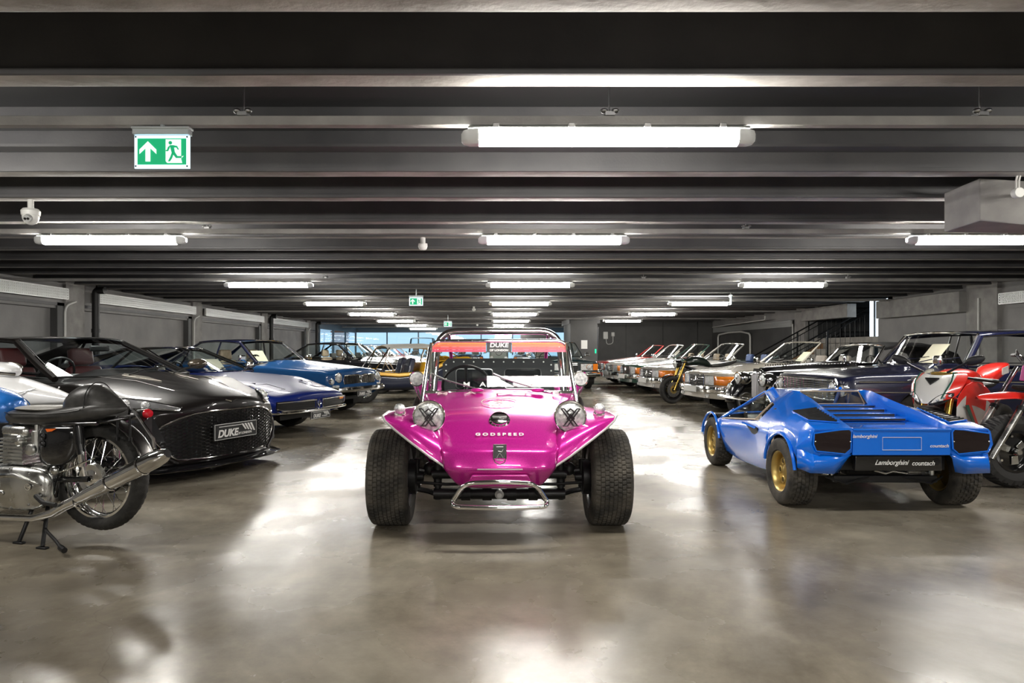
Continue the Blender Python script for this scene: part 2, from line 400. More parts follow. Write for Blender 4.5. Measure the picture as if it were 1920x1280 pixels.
# ---------------------------------------------------------------- lamps
DIFF = pm('tube_diffuser', (.9, .9, .9), .4, emit=(1, .965, .90), es=LAMP_E)
CLEARP = pm('clear_polycarbonate', (.78, .8, .8), .25)
def make_lamp():
    t = thing('strip_light', '', 'ceiling light')
    MB().box((0, 0, .048), (1.50, .10, .018)).build('housing', GREYP, t, bevel=.012)
    pr = [(-.050, .040), (-.045, -.012), (-.03, -.034), (0, -.042), (.03, -.034), (.045, -.012), (.050, .040)]
    mb = MB(); mb.grid([[(x, y, z) for y, z in pr] for x in (-.69, .69)]); mb.build('diffuser', DIFF, t)
    for s in (-1, 1):
        mb = MB(); mb.grid([[(s*x, y*q, z*q) for y, z in pr] for x, q in ((.692, 1), (.74, .98), (.772, .8), (.785, .45))]); mb.build('end_cap', CLEARP, t)
    for x in (-.6, -.2, .2, .6): MB().box((x, 0, .055), (.035, .13, .026)).build('clip', STEEL, t, bevel=.004)
    return t
lamp0 = make_lamp(); used = False
rows = [3.72, 7.2, 12.2, 17.2, 22.3, 27.6, 32.8, 38.0, -1.4, -5.6]
ordn = ['nearest', 'second', 'third', 'fourth', 'fifth', 'sixth', 'seventh', 'eighth']
for r, y in enumerate(rows):
    for cx, cn in ((.6, 'middle'), (-4.0, 'left'), (5.05, 'right')):
        if y > 31 and cx > 2: continue
        o = copy_tree(lamp0) if used else lamp0; used = True
        o.location = (cx, y, 2.28); o['group'] = 'fluorescent strip lights under the ceiling'
        where = ordn[r] if r < 8 else ('first' if r == 8 else 'second')+' behind the camera'
        o['label'] = f'glowing fluorescent strip light, {where} in the {cn} row of ceiling lights'
    tr = MB().box(((XL+XR)/2, y+.02, 2.377), (XR-XL, .06, .05))
    o = tag(tr.build('cable_trunking', PIERM, bevel=.004), f'long grey cable trunking carrying the {ordn[r]+" lights" if r < 8 else "lights "+("just" if r == 8 else "far")+" behind the camera"}', 'trunking', 'cable trunking across the ceiling')
    if r < 3:
        for k, x in enumerate((-1.36, .61, 2.61) if r == 0 else (-3, 2.6, 6.2)):
            h = MB().cyl((x, y+.02, 2.404), (x, y+.02, SLAB-.005 if r else SLAB), .005, n=6).box((x, y+.02, 2.413), (.05, .07, .02)).ell((x-.03, y, 2.43), (.02, .02, .014)).ell((x+.03, y, 2.43), (.02, .02, .014))
            tag(h.build('hanger_rod', STEEL), f'thin steel hanger rod, {("left", "middle", "right")[k]} one on the {ordn[r]} cable trunking', 'hanger', 'hanger rods of the trunking')
# exit signs
GREEN = pm('exit_green', (.0, .38, .17), .4, emit=(.0, .42, .16), es=.22)
EWHITE = pm('exit_white', (.85, .9, .88), .4, emit=(.85, 1, .95), es=.25)
EDGE = pm('exit_edge', (.7, .85, .9), .2, emit=(.6, .85, 1), es=.5)
def poly(mb, pts, y, d=.002): mb.prism([(x, y, z) for x, z in pts], (0, d, 0))
def exit_sign(loc, rz, lab):
    t = thing('exit_sign', lab, 'exit sign', loc, rz, 'green exit signs')
    MB().box((0, 0, .105), (.30, .05, .03)).box((0, 0, .125), (.31, .06, .012)).cyl((0, 0, .12), (0, 0, (.147 if loc[1] < 5 else SOF-loc[2]+.002)), .012, n=8).build('mounting', pm('sign_alloy', (.6, .65, .66), .3, .5), t, bevel=.003)
    MB().box((0, 0, 0), (.295, .008, .175)).build('light_panel', EDGE, t, smooth=0)
    for s in (-1, 1):
        mb = MB(); poly(mb, [(-.13, -.068), (.13, -.068), (.13, .072), (-.13, .072)], -.006*s-.001); mb.build('green_face', GREEN, t, smooth=0)
        q = lambda a: [(x, z) for x, z in a]
        Y = -.0095*s-.001
        mb = MB(); poly(mb, [(-.073, .056), (-.118, .012), (-.118, -.012), (-.086, .018), (-.086, -.052), (-.06, -.052), (-.06, .018), (-.028, -.012), (-.028, .012)], Y); mb.build('arrow', EWHITE, t, smooth=0)
        mb = MB(); poly(mb, [(.022, .066), (.104, .066), (.104, -.025), (.118, -.022), (.104, -.036), (.11, -.06), (.03, -.06), (.022, -.05)], Y); mb.build('door_symbol', EWHITE, t, smooth=0)
        Y = -.0125*s-.001; mb = MB(); mb.cyl((.048, Y, .047), (.048, Y+.002, .047), .0095, n=12)
        for pl in ([(.045, .034), (.066, .034), (.072, -.002), (.056, -.008)], [(.048, .034), (.036, .024), (.030, .008), (.024, .008), (.024, .002), (.036, .002), (.044, .018)],
                   [(.064, .034), (.084, .03), (.094, .012), (.088, .01), (.080, .022), (.066, .022)], [(.056, -.006), (.072, -.002), (.086, -.024), (.108, -.024), (.108, -.034), (.078, -.034)],
                   [(.056, -.006), (.066, -.01), (.058, -.034), (.046, -.052), (.036, -.052), (.048, -.028)]): poly(mb, pl, Y)
        mb.build('running_figure', GREEN, t, smooth=0)
    mb = MB()
    for x in (-.137, .137):
        for z in (-.077, .079): mb.cyl((x, -.012, z), (x, .012, z), .005, n=8)
    mb.build('fixing_stud', CHROME, t)
exit_sign((-1.785, 3.71, 2.205), 0, 'large green exit sign hanging from the nearest cable trunking on the left')
exit_sign((-1.72, 14.93, 2.18), 0, 'green exit sign hanging above the yellow and navy buggy')
exit_sign((-1.80, 25.93, 2.09), 0, 'tiny green exit sign far down the middle aisle')
exit_sign((5.39, 15.93, 2.27), R(78), 'green exit sign seen edge-on beside a right row light')
# security camera
t = thing('security_camera', 'white turret security camera hanging from a beam at upper left', 'camera', (-4.04, 6.02, 2.45))
MB().cyl((0, 0, 0), (0, 0, -.09), .024, n=14).build('stem', WHITEP, t)
MB().lathe([(-.08, .0), (-.08, .06), (-.10, .075), (-.135, .072), (-.145, 0)], (0, 0, 0), (0, 0, 1), 24).build('mount_ring', WHITEP, t)
MB().ell((0, 0, -.145), (.066, .066, .075), 20, 12).build('housing_ball', WHITEP, t)
MB().cyl((.012, -.045, -.165), (.016, -.078, -.178), .034, .03, 16).build('eye_surround', GREYP, t)
MB().cyl((.004, -.076, -.178), (.005, -.082, -.18), .011, n=12).cyl((.029, -.076, -.178), (.03, -.082, -.18), .011, n=12).build('lens', BLACKG, t)
for loc, lab in (((-.85, 8.06, 2.35), 'white smoke detector below a beam left of the second middle light'), ((-.67, 20.93, 2.35), 'small white smoke detector far along the ceiling above the buggy'), ((-.92, 33.93, 2.35), 'tiny white smoke detector near the rear windows')):
    t = thing('smoke_detector', lab, 'smoke detector', loc)
    MB().lathe([(.10, .0), (.10, .03), (.03, .03), (.03, .052), (0, .055), (-.03, .045), (-.045, .03), (-.047, 0)], (0, 0, 0), (0, 0, 1), 20).build('head', WHITEP, t)
    MB().cyl((0, 0, -.047), (0, 0, -.05), .015).build('sensor', GREYP, t)
# hanging concrete box with conduit at upper right
t = thing('duct_box', 'grey boxed-in duct hanging below the beams at upper right', 'duct', (0, 0, 0))
MB().prism([(3.78, 5.42, 2.16), (4.0, 5.24, 2.09), (6.2, 5.24, 2.09), (6.2, 5.85, 2.09), (3.78, 5.85, 2.14)], (0, 0, .33)).build('casing', PIERM, t, bevel=.008)
t = thing('junction_box', 'round white conduit junction box on the hanging duct at upper right', 'junction box', (3.90, 5.20, 2.32))
MB().cyl((0, .01, 0), (0, -.04, 0), .038, n=20).build('body', WHITEP, t, bevel=.004)
for x in (-.008, .014): MB().tube([(x, -.01, .03), (x, -.01, .09), (x+.012, -.01, .14)], .007).build('conduit', WHITEP, t)
MB().tube([(.035, -.015, 0), (.6, -.015, 0)], .010).build('conduit', WHITEP, t)
# perforated cable trays on the side walls
def tray(x, y0, y1, z, s, lab):
    """channel with real perforations as slots"""
    L = y1-y0; t = thing('cable_tray', lab, 'cable tray', (x, y0, z), 0, 'perforated cable trays on the side walls')
    M1 = pm('galvanised', (.62, .63, .62), .4, .6)
    MB().box((-s*.03, L/2, .10), (.06, L, .008)).box((-s*.03, L/2, -.10), (.06, L, .008)).build('flange', M1, t, smooth=0)
    mb = MB(); n = int(L/.05)
    for k in range(5):
        zz = -.098+k*.049; mb.box((0, L/2, zz), (.004, L, .022))
    for i in range(n+1): mb.box((0, i*L/n, 0), (.004, .022, .2))
    mb.build('perforated_web', M1, t, smooth=0)
    MB().box((-s*.045, L/2, 0), (.02, L, .19)).build('cable_bundle', pm('pale_cable', (.6, .6, .58), .6), t, smooth=0)
ts = [(-2.5, 2.2), (3.0, 7.9), (8.6, 13.55), (14.6, 19.3), (20.0, 25.0), (25.9, 30.9)]
nm = ['behind the camera', 'beside the camera', 'nearest the black coupe', 'between the first two wall pillars in view', 'between the second and third wall pillars', 'farthest along']
for (a, b), l in zip(ts, nm): tray(XL+.145, a, b, 2.23, 1, f'perforated cable tray on the left wall, {l}')
tray(XR-.14, 23.2, 31.5, 2.02, -1, 'white cable tray on the right wall beyond the stairs')
tray(XR-.14, 8.9, 13.6, 2.14, -1, 'white perforated cable tray on the right wall above the navy saloon')
def pipe(pts, r, name, mat, lab, cat='pipe', extra=None, group=None):
    mb = MB().tube(arcpts(pts, .18, 6), r, 12)
    for e in (extra or []): mb.cyl(*e)
    return tag(mb.build(name, mat), lab, cat, group)
for y, l in ((14.45, 'black downpipe on the left wall behind the black coupe'), (25.75, 'black downpipe on the left wall behind the light blue saloon'), (32.3, 'black downpipe at the far end of the left wall')):
    pipe([(XL+.35, y, 2.38), (XL+.16, y, 2.38), (XL+.16, y, 2.2), (XL+.16, y, 0)], .075, 'downpipe', BLACKP, l, extra=[((XL+.16, y, 1.5), (XL+.16, y, 1.58), .085)], group='black downpipes on the left wall')
for y, l in ((13.45, 'first'), (19.2, 'second'), (30.9, 'third')):
    pipe([(XL+.14, y+.35, 2.1), (XL+.14, y, 2.0), (XL+.14, y, 0)], .02, 'white_conduit', WHITEP, f'thin white conduit running down the left wall, {l} from the camera', 'conduit')
for y, z in ((23.1, 1.9), ): pipe([(XR-.12, y, z+.10), (XR-.12, y, z), (XR-.1, y, 0)], .02, 'white_conduit', WHITEP, 'thin white conduit dropping down the right wall by the stairs', 'conduit')
pipe([(XR-.12, 14.2, 2.2), (XR-.12, 14.2, .0)], .02, 'white_conduit', WHITEP, 'thin white conduit on the right wall behind the navy saloon', 'conduit')
pipe([(XR-.1, 30.9, 0), (XR-.1, 30.9, 1.80), (XR-.1, 29.5, 1.87), (XR-.1, 28.0, 1.87), (XR-.1, 27.0, 1.76), (XR-.1, 27.0, 0)], .035, 'pipe_loop', WHITEP, 'grey looped pipe standing against the right wall below the cable tray')
pipe([(XR-.1, 31.7, 2.16), (XR-.3, 29.0, 2.18), (XR-.3, 25, 2.22), (XR-.3, 25, 2.36)], .02, 'white_conduit', WHITEP, 'thin conduit running above the far right cable tray', 'conduit')
t = thing('wall_isolator', 'white isolator switch with looped cable high on the dark rear wall', 'switch', (5.05, 31.97, 1.80))
MB().box((0, 0, 0), (.22, .08, .34)).build('switch_box', WHITEP, t, bevel=.02)
MB().box((.34, 0, .05), (.16, .1, .2)).build('outlet', WHITEP, t, bevel=.03)
MB().tube(arcpts([(.34, -.03, -.05), (.34, -.03, -.38), (.05, -.03, -.42), (.02, -.03, -.17)], .16, 6), .016).build('cable', WHITEP, t)
# ---------------------------------------------------------------- staircase
st = thing('staircase', 'steel staircase with black balustrades rising to an opening in the right wall', 'staircase', (8.15, 20.65, 0))
CONC = noisy(pm('stair_concrete', (.4, .38, .35), .7), (.33, .31, .28), (.48, .46, .42), 5)
n = 9; W = 1.9
for k in range(n):
    MB().box((.14+k*.29, 0, (k+1)*.167/2), (.29, W, (k+1)*.167)).build('step', CONC, st, bevel=.006)
MB().box((2.9, -.55, 1.42), (1.9, W+1.9, .16)).build('landing', CONC, st, bevel=.006)
for y in (-W/2-.03, W/2+.03):
    mb = MB(); mb.prism([(-.05, y-.015, 0), (.25, y-.015, 0), (2.75, y-.015, 1.35), (4.1, y-.015, 1.35), (4.1, y-.015, 1.58), (2.55, y-.015, 1.58)], (0, .03, 0)); mb.build('stringer', BLACKM, st, bevel=.003)
    top = [(-.1, y, .95), (2.62, y, 2.44), (4.1, y, 2.44)]; low = [(-.1, y, .22), (2.62, y, 1.70), (4.1, y, 1.70)]
    MB().tube(top, .022).build('handrail', BLACKM, st); MB().tube([(a, b, c-.14) for a, b, c in top], .014).build('mid_rail', BLACKM, st); MB().tube(low, .014).build('bottom_rail', BLACKM, st)
    for k in range(30):
        x = -.05+k*.139; zt = .95+1.49/2.72*(x+.1) if x < 2.62 else 2.44; zl = .22+1.48/2.72*(x+.1) if x < 2.62 else 1.70
        MB().cyl((x, y, zl), (x, y, zt-.14), .007, n=6).build('baluster', BLACKM, st)
    for x in (-.08, 1.25, 2.62): z = .95+1.49/2.72*(x+.1); MB().box((x, y, (z-.98+z)/2+(.05 if x < 0 else 0)), (.045, .045, z-(z-.98)-(.1 if x < 0 else 0))).build('newel_post', BLACKM, st, smooth=0)
MB().prism([(.3, W/2-.02, .2), (2.3, W/2-.02, 1.3), (2.3, W/2-.02, 1.5), (.3, W/2-.02, .45)], (0, .02, 0)).build('timber_skirt', pm('timber', (.42, .24, .12), .5), st, smooth=0)
MB().box((2.2, -1.95, 2.0), (.03, .95, 1.0)).build('glazed_screen', pm('lit_doorway', (.6, .65, .7), .3, emit=(.75, .88, 1), es=.8), st, smooth=0)
for k in (-2.1, -1.75): MB().box((2.17, k, 2.0), (.03, .05, 1.0)).build('mullion', BLACKM, st, smooth=0)
# ---------------------------------------------------------------- wheels
def tyre_mesh(r, w, rr, grooves=4, n=48, blocks=0, depth=.007, knob=False):
    """tyre about the y axis; blocks > 0 cuts staggered sipes into the tread"""
    mb = MB(); hw = w/2; prof = [(-hw*.80, rr), (-hw*.95, rr+.012), (-hw, lerp(rr, r, .45)), (-hw*.98, lerp(rr, r, .75)), (-hw*.90, r-.014), (-hw*.82, r-.005)]
    side = len(prof); tw = hw*.80*2; rib = grooves+1; tr = []
    for k in range(rib):
        a = -hw*.80+tw*k/rib; b = -hw*.80+tw*(k+1)/rib; g = tw/rib*.09
        cr = lambda y: r-.006*(y/hw)**2
        tr += [(a+g, cr(a), k), (b-g, cr(b), k)]
        if k < rib-1: tr += [(b-g+.0008, cr(b)-depth, -1), (b+g-.0008, cr(b)-depth, -1)]
    full = [(y, q, -2) for y, q in prof]+tr+[(-y, q, -2) for y, q in prof[::-1]]
    N = blocks*4 if blocks else n; ids = []
    for i in range(N):
        a = 2*pi*i/N; row = []
        for (y, q, k) in full:
            rad = q; aa = a
            if blocks and k >= 0:
                if (i+2*(k % 2)) % 4 == 0: rad = q-depth*.95
                aa = a+(2*pi/N)*(.35*sin(k*2.1+y*60))
            row.append(mb.vert((sin(aa)*rad, y, cos(aa)*rad)))
        ids.append(row)
    for i in range(N):
        A, B = ids[i], ids[(i+1) % N]
        for j in range(len(A)-1): mb.face((A[j], A[j+1], B[j+1], B[j]))
    return mb
def rim_mesh(style, rr, w, s):
    """rim facing +y (s=1) or -y; material slots: 0 rim, 1 centre/nuts, 2 dark"""
    mb = MB(); h = w/2*.86*s; Y = Vector((0, 1, 0))
    mb.lathe([(-h, rr*1.01), (-h*.9, rr*.93), (h*.55, rr*.9), (h*.88, rr*.94), (h*1.0, rr*1.02), (h*1.0, rr*1.04)], (0, 0, 0), Y, 36)
    if style == 'cap':
        mb.lathe([(h*.5, rr*.92), (h*.62, rr*.7), (h*.52, rr*.62)], (0, 0, 0), Y, 32)
        mb.mi = 1; mb.lathe([(h*.5, rr*.64), (h*.75, rr*.56), (h*.95, rr*.3), (h*1.0, 0)], (0, 0, 0), Y, 28)
    elif style in ('spoke5', 'phone', 'bike3'):
        n = {'spoke5': 10, 'phone': 5, 'bike3': 5}[style]
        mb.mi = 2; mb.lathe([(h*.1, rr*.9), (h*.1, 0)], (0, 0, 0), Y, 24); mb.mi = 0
        if style == 'phone':
            # disc with five round holes: ring segments
            mb.lathe([(h*.35, rr*.9), (h*.5, rr*.72), (h*.5, rr*.70)], (0, 0, 0), Y, 40)
            for k in range(5):
                a = 2*pi*k/5+.3; c = Vector((sin(a)*rr*.5, 0, cos(a)*rr*.5))
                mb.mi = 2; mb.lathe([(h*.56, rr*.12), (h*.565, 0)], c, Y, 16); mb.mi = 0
                mb.lathe([(h*.52, rr*.21), (h*.6, rr*.17), (h*.56, rr*.13), (h*.2, rr*.12)], c, Y, 18)
            mb.lathe([(h*.5, rr*.72), (h*.53, rr*.3), (h*.62, rr*.16), (h*.66, 0)], (0, 0, 0), Y, 30)
        else:
            for k in range(n):
                a = 2*pi*k/n; d = Vector((sin(a), 0, cos(a)))
                mb.cyl(d*rr*.12+Y*h*.62, d*rr*.93+Y*h*.7, rr*.05, rr*.075, 8)
            mb.lathe([(h*.5, rr*.2), (h*.8, rr*.16), (h*.85, 0)], (0, 0, 0), Y, 24)
    elif style == 'disc':
        mb.lathe([(h*.5, rr*.92), (h*.25, rr*.7), (h*.35, rr*.3), (h*.6, rr*.22), (h*.62, 0)], (0, 0, 0), Y, 32)
        mb.mi = 1
        for k in range(5): a = 2*pi*k/5; c = Vector((sin(a)*rr*.42, h*.3, cos(a)*rr*.42)); mb.cyl(c, c+Y*h*.18, rr*.05, n=8)
    return mb
RIMC = {}
def wheel(t, x, y, r, w, rr, style, mats, blocks=0, grooves=4, tyremat=None, z=None, rz=0, name='tyre'):
    s = 1 if y > 0 else -1; key = (r, w, rr, style, s, blocks, tuple(m.name for m in mats)); loc = (x, y, r if z is None else z)
    if key in RIMC:
        a, b = RIMC[key]; o = a.copy(); q = b.copy(); COL.objects.link(o); COL.objects.link(q); o.parent = t; q.parent = o
        o.location = loc; o.rotation_euler = (0, 0, rz); return o
    o = tyre_mesh(r, w, rr, grooves, blocks=blocks).build(name, tyremat or RUBBER, t, loc=loc, rot=(0, 0, rz), smooth=35)
    q = rim_mesh(style, rr, w, s).build('wheel_rim', list(mats), o); RIMC[key] = (o, q); return o
# ---------------------------------------------------------------- lofted car body
def make_body(t, S, mat):
    L = S['L']; tabs = {k: sorted([(-x, v) for x, v in S[k]]) for k in ('hw', 'zt', 'zs', 'zb')}
    ev = lambda k, x: curve_eval(tabs[k], x)
    xs = {0., -L}; n = S.get('n', 40)
    for i in range(n+1): xs.add(-L*i/n)
    for q in (.01, .03, .06, .1): xs.add(-q); xs.add(-L+q)
    for a, r in S['arch']:
        for k in range(13): xs.add(-a+r*cos(pi*k/12))
        xs.add(-a+r*1.003); xs.add(-a-r*1.003)
    c0, c1 = S.get('cabin', (9, 9)); xs.add(-c0); xs.add(-c1)
    xs = sorted([x for x in xs if -L-1e-6 <= x <= 1e-6], reverse=True)
    side = S.get('side', [(0, .93), (.18, .965), (.45, 1.0), (.7, .99), (1, .95)]); rs = S.get('rs', .05); bot = S.get('zc', .3)
    us = [0, .07, .16, .27, .4, .55, .7, .85, 1.0]; crown = S.get('crown', .012)
    W = max(v for _, v in S['hw'])
    def bend(x, y, z):
        gf = max(0, 1+x/S.get('bl', .8)); gr = max(0, 1-(x+L)/.7)
        return x-S.get('nb', .12)*gf*(abs(y)/W)**2.4+S.get('rake', 0)*max(0, 1+x/.35)*(z-.5)+S.get('rb', .08)*gr*(abs(y)/W)**2.4-S.get('rrake', 0)*max(0, 1-(x+L)/.35)*(z-.5)
    S['_bend'] = bend
    def section(x):
        hw, zt, zs, zb = ev('hw', x), ev('zt', x), ev('zs', x), ev('zb', x); zb2 = zb
        for a, r in S['arch']:
            d = abs(x+a)
            if d < r: zb2 = max(zb2, S.get('wz', .31)+sqrt(max(0, r*r-d*d)))
        zb2 = min(zb2, zs-.07); r_ = min(rs, (zs-zb2)*.4); pts = []
        for tt in (0, .1, .25, .45, .65, .85, 1):
            z = lerp(zb2, zs-r_, tt); pts.append((hw*curve_eval(side, (z-zb)/max(.05, zs-zb)), z))
        yt, z0 = pts[-1]; yi = yt-r_*1.1
        for a in (30, 60): pts.append((yt-(yt-yi)*(1-cos(R(a))), z0+r_*sin(R(a))))
        for u in us:
            y = yi*(1-u); s_ = u*u*(3-2*u); z = lerp(zs, zt, min(1, s_*S.get('blend', 1.35)))+crown*(1-(y/yi)**2 if yi else 0)
            z += S.get('ridge', 0)*math.exp(-((y-.52*W)/.05)**2)*(1 if x > -c0 else 0)
            pts.append((y, z))
        return pts
    rows = [section(x) for x in xs]; mb = MB(); P = len(rows[0])
    ids = [[mb.vert((bend(x, y, z), y, z)) for y, z in row] for x, row in zip(xs, rows)]
    cw = S.get('cw', .62)
    for i in range(len(xs)-1):
        xm = (xs[i]+xs[i+1])/2
        for j in range(P-1):
            ym = (rows[i][j][0]+rows[i][j+1][0])/2
            if -c1 < xm < -c0 and j >= 9 and ym < cw: continue
            mb.face((ids[i][j], ids[i][j+1], ids[i+1][j+1], ids[i+1][j]))
    for i in (0, len(xs)-1):      # nose and tail faces
        if i == 0 and S.get('open_nose'): continue
        x = xs[i]; row = rows[i]; top = row[9:]
        lines = []
        for j in range(9): yj, zj = row[j]; lines.append([(bend(x, yj*(1-u), zj), yj*(1-u), zj) for u in us])
        lines.append([(bend(x, y, z), y, z) for y, z in top]); mb.grid(lines)
    mb.mirror()
    # inward lips along the sill and the arches
    o = outward(mb.build('body', mat, t, smooth=38, weld=True))
    md = o.modifiers.new('solid', 'SOLIDIFY'); md.thickness = .018; md.offset = -1
    S['_ev'] = ev
    def top(x, y):
        p = section(x); k = 6
        for a, b in zip(p[6:], p[7:]):
            if b[0] <= abs(y) <= a[0]: z = lerp(a[1], b[1], (a[0]-abs(y))/max(1e-6, a[0]-b[0])); break
        else: z = p[6][1] if abs(y) > p[6][0] else p[-1][1]
        return Vector((bend(x, y, z), y, z))
    S['_top'] = top; S['_sec'] = section
    for a, r in S['arch']:
        for s in (-1, 1):
            mb = MB(); ye = ev('hw', -a)*.95
            mb.grid([[(-a+r*1.0*cos(pi*k/12), s*yy, S.get('wz', .31)+r*1.0*sin(pi*k/12)) for k in range(-2, 15)] for yy in (ye, ye-.30)])
            mb.box((-a, s*(ye-.31), S.get('wz', .31)+.1), (r*2, .01, r*1.6)); mb.build('wheel_well', BLACKP, t, smooth=0)
    zb = ev('zb', -L/2)
    MB().box((-L/2, 0, zb+.05), (L-.5, W*1.15, .06)).build('underbody', BLACKP, t, smooth=0)
    return o
def greenhouse(t, S, mat, gl=None, trim=CHROME, roofmat=None, conv=False):
    gl = gl or GLASS; (xa, za, ya), (xb, zb, yb) = S['A'], S['B']; bow = S.get('bow', .10)
    def ws(s, q, off=0): return Vector((-lerp(xa, xb, q)-bow*s*s*(1-.3*q)+off, s*lerp(ya, yb, q), lerp(za, zb, q)+.025*(1-s*s)*q))
    ss = [-1+i*.2 for i in range(11)]
    MB().grid([[ws(s, q) for s in ss] for q in (0, .35, .7, 1)]).build('windscreen', gl, t)
    fr = [ws(-1, q) for q in (0, .5, 1)]+[ws(s, 1) for s in ss[1:]]+[ws(1, q) for q in (.5, 0)]
    if conv:
        MB().tube(fr, [.024, .020, .016]+[.014]*10+[.020, .024], 8).build('windscreen_frame', mat if S.get('frame_paint', 1) else trim, t)
        MB().tube([p+Vector((.014, 0, .006)) for p in fr], .004, 6).tube([ws(s, 0, .012) for s in ss], .01, 6).build('screen_trim', trim, t)
        return
    MB().tube([p+Vector((.012, 0, .004)) for p in fr], S.get('tw', .009), 6).tube([ws(s, 0, .012) for s in ss], .010, 6).build('screen_trim', trim, t)
    (xc, zc, yc), (xd, zd, yd) = S['C'], S['D']; pk = S.get('peak', .03); rm = roofmat or mat
    def rf(s, q): return Vector((-lerp(xb, xc, q)-bow*s*s*.7*(1-q)+.06*s*s*q, s*lerp(yb, yc, q), lerp(zb, zc, q)+pk*sin(pi*q)*(1)+.025*(1-s*s)))
    rows = []
    for i in range(9):
        q = i/8; e = rf(1, q); rows.append([rf(-1, q)+Vector((0, -.022, -.03))]+[rf(s, q) for s in ss]+[e+Vector((0, .022, -.03))])
    MB().grid(rows).build('roof', rm, t, solid=.012)
    def rg(s, q): return Vector((-lerp(xc, xd, q)+.06*s*s, s*lerp(yc, yd, q), lerp(zc, zd, q)+.025*(1-s*s)*(1-q)))
    MB().grid([[rg(s, q) for s in ss] for q in (0, .33, .66, 1)]).build('rear_window', gl, t)
    belt = S['_ev']; f1 = S.get('cf', .82)
    for sd in (-1, 1):
        def sg(u, q):
            bx = lerp(xa+bow, xd-.02, u); tx = lerp(xb+bow*.7, xc-.06, u); bz = lerp(za, zd, u) if S.get('sb') is None else S['sb']
            zt = lerp(zb, zc, u)+pk*sin(pi*u)-.03; yb_ = lerp(ya, yd, u); yt = lerp(yb, yc, u)+.02
            q2 = q; return Vector((-lerp(bx, tx, q), sd*lerp(yb_+.01, yt, q**1.3), lerp(bz-.02, zt, q)))
        us = [f1*i/8 for i in range(9)]
        MB().grid([[sg(u, q) for u in us] for q in (0, .5, 1)]).build('side_window', gl, t)
        us2 = [f1+(1-f1)*i/4 for i in range(5)]
        MB().grid([[sg(u, q)+Vector((0, sd*.004, 0)) for u in us2] for q in (0, .25, .5, .75, 1)]).build('rear_pillar', rm, t, solid=.02)
        MB().tube([sg(0, q) for q in (0, .33, .66, 1)], S.get('ap', .022), 8).tube([sg(u, 1) for u in us], .016, 6).build('front_pillar', rm, t)
        bp = S.get('bp', .48)
        MB().tube([sg(bp, q)-Vector((0, sd*.012, 0)) for q in (0, .5, 1)], .016, 6).build('door_pillar', rm if S.get('bpaint', 1) else BLACKP, t)
        fr = [sg(u, 0) for u in us]+[sg(f1, .5)]+[sg(u, 1) for u in us[::-1]]+[sg(0, .5)]
        MB().tube([p+Vector((0, sd*.012, 0)) for p in fr], .0065, 6, closed=True).build('window_trim', trim, t)
def seat(t, x, y, mat, z=.25, h=.62, head=True, w=.46):
    MB().box((x+.16, y, z+.12), (.50, w, .16)).build('seat_cushion', mat, t, bevel=.04, bseg=3)
    MB().box((x-.13, y, z+.12+h/2), (.14, w*.95, h), Matrix.Rotation(R(-14), 3, 'Y'), .88).build('seat_back', mat, t, bevel=.04, bseg=3)
    if head: MB().box((x-.23, y, z+.22+h), (.10, .27, .19), Matrix.Rotation(R(-10), 3, 'Y')).build('headrest', mat, t, bevel=.035, bseg=3)
def cabin(t, xd, y, mat, z=.8, rear=None, head=True, driver=-1, seatx=.85, w=1.1, h=.62):
    MB().prism([(-xd+.05, -w/2, z-.06), (-xd-.12, -w/2, z+.02), (-xd-.25, -w/2, z-.01), (-xd-.28, -w/2, z-.25), (-xd+.05, -w/2, z-.25)], (0, w, 0)).build('dashboard', pm('dash_grey', (.06, .058, .056), .5), t, bevel=.012)
    ax = Vector((-.9, 0, .38)).normalized(); c = Vector((-xd-.42, driver*y, z+.0)); u = Vector((0, 1, 0)); v = ax.cross(u)
    mb = MB(); mb.tube([c+u*.185*cos(2*pi*k/24)+v*.185*sin(2*pi*k/24) for k in range(24)], .012, 6, closed=True)
    for k in (0, 2, 4): mb.cyl(c-ax*.02, c+u*.18*cos(k*pi/3+.52)+v*.18*sin(k*pi/3+.52), .012, n=6)
    mb.cyl(c-ax*.05, c+ax*.02, .05, n=12).cyl(c, c-ax*.3, .02, n=8); mb.build('steering_wheel', BLACKP, t)
    for s in (-1, 1): seat(t, -xd-seatx, s*y, mat, head=head, z=z-.55, h=h)
    MB().box((-xd-.7, 0, .3), (2.0, w+.1, .04)).box((-xd-.7, w/2+.06, .52), (2.0, .03, .44)).box((-xd-.7, -w/2-.06, .52), (2.0, .03, .44)).build('cabin_tub', DARKIN, t, smooth=0)
def wipers(t, S, mat=STEEL, n=2):
    (xa, za, ya) = S['A']
    for k in range(n):
        y0 = (-.30, .22)[k]; a = Vector((-xa+.07, y0, za+.012)); b = Vector((-xa-.04, y0+.42, za+.06)); MB().tube([a, a*.5+b*.5+Vector((0, 0, .02)), b], .006, 6).cyl(b+Vector((0, -.22, -.01)), b+Vector((-.02, .12, .02)), .006, n=6).build('wiper', mat, t)
def mirror(t, p, s, mat=CHROME, d=(.07, .15, .10)):
    p = Vector(p); MB().box(p+Vector((0, s*.12, .08)), d).build('door_mirror', mat, t, bevel=.025, bseg=3); MB().tube([p, p+Vector((0, s*.08, .04))], .012, 6).build('mirror_arm', mat, t)
def round_lamp(t, p, r, d=(1, 0, 0), name='headlamp', ring=CHROME, lens=LENS, depth=.05):
    p = Vector(p); d = Vector(d).normalized()
    o = MB().lathe([(-depth, r*.9), (-.004, r*1.04), (.008, r*1.02), (.008, r*.9), (0, r*.86)], p, d, 28).build(name, ring, t)
    MB().lathe([(0, r*.88), (.010, r*.7), (.018, r*.35), (.02, 0)], p, d, 24).build('lens', lens, o); return o
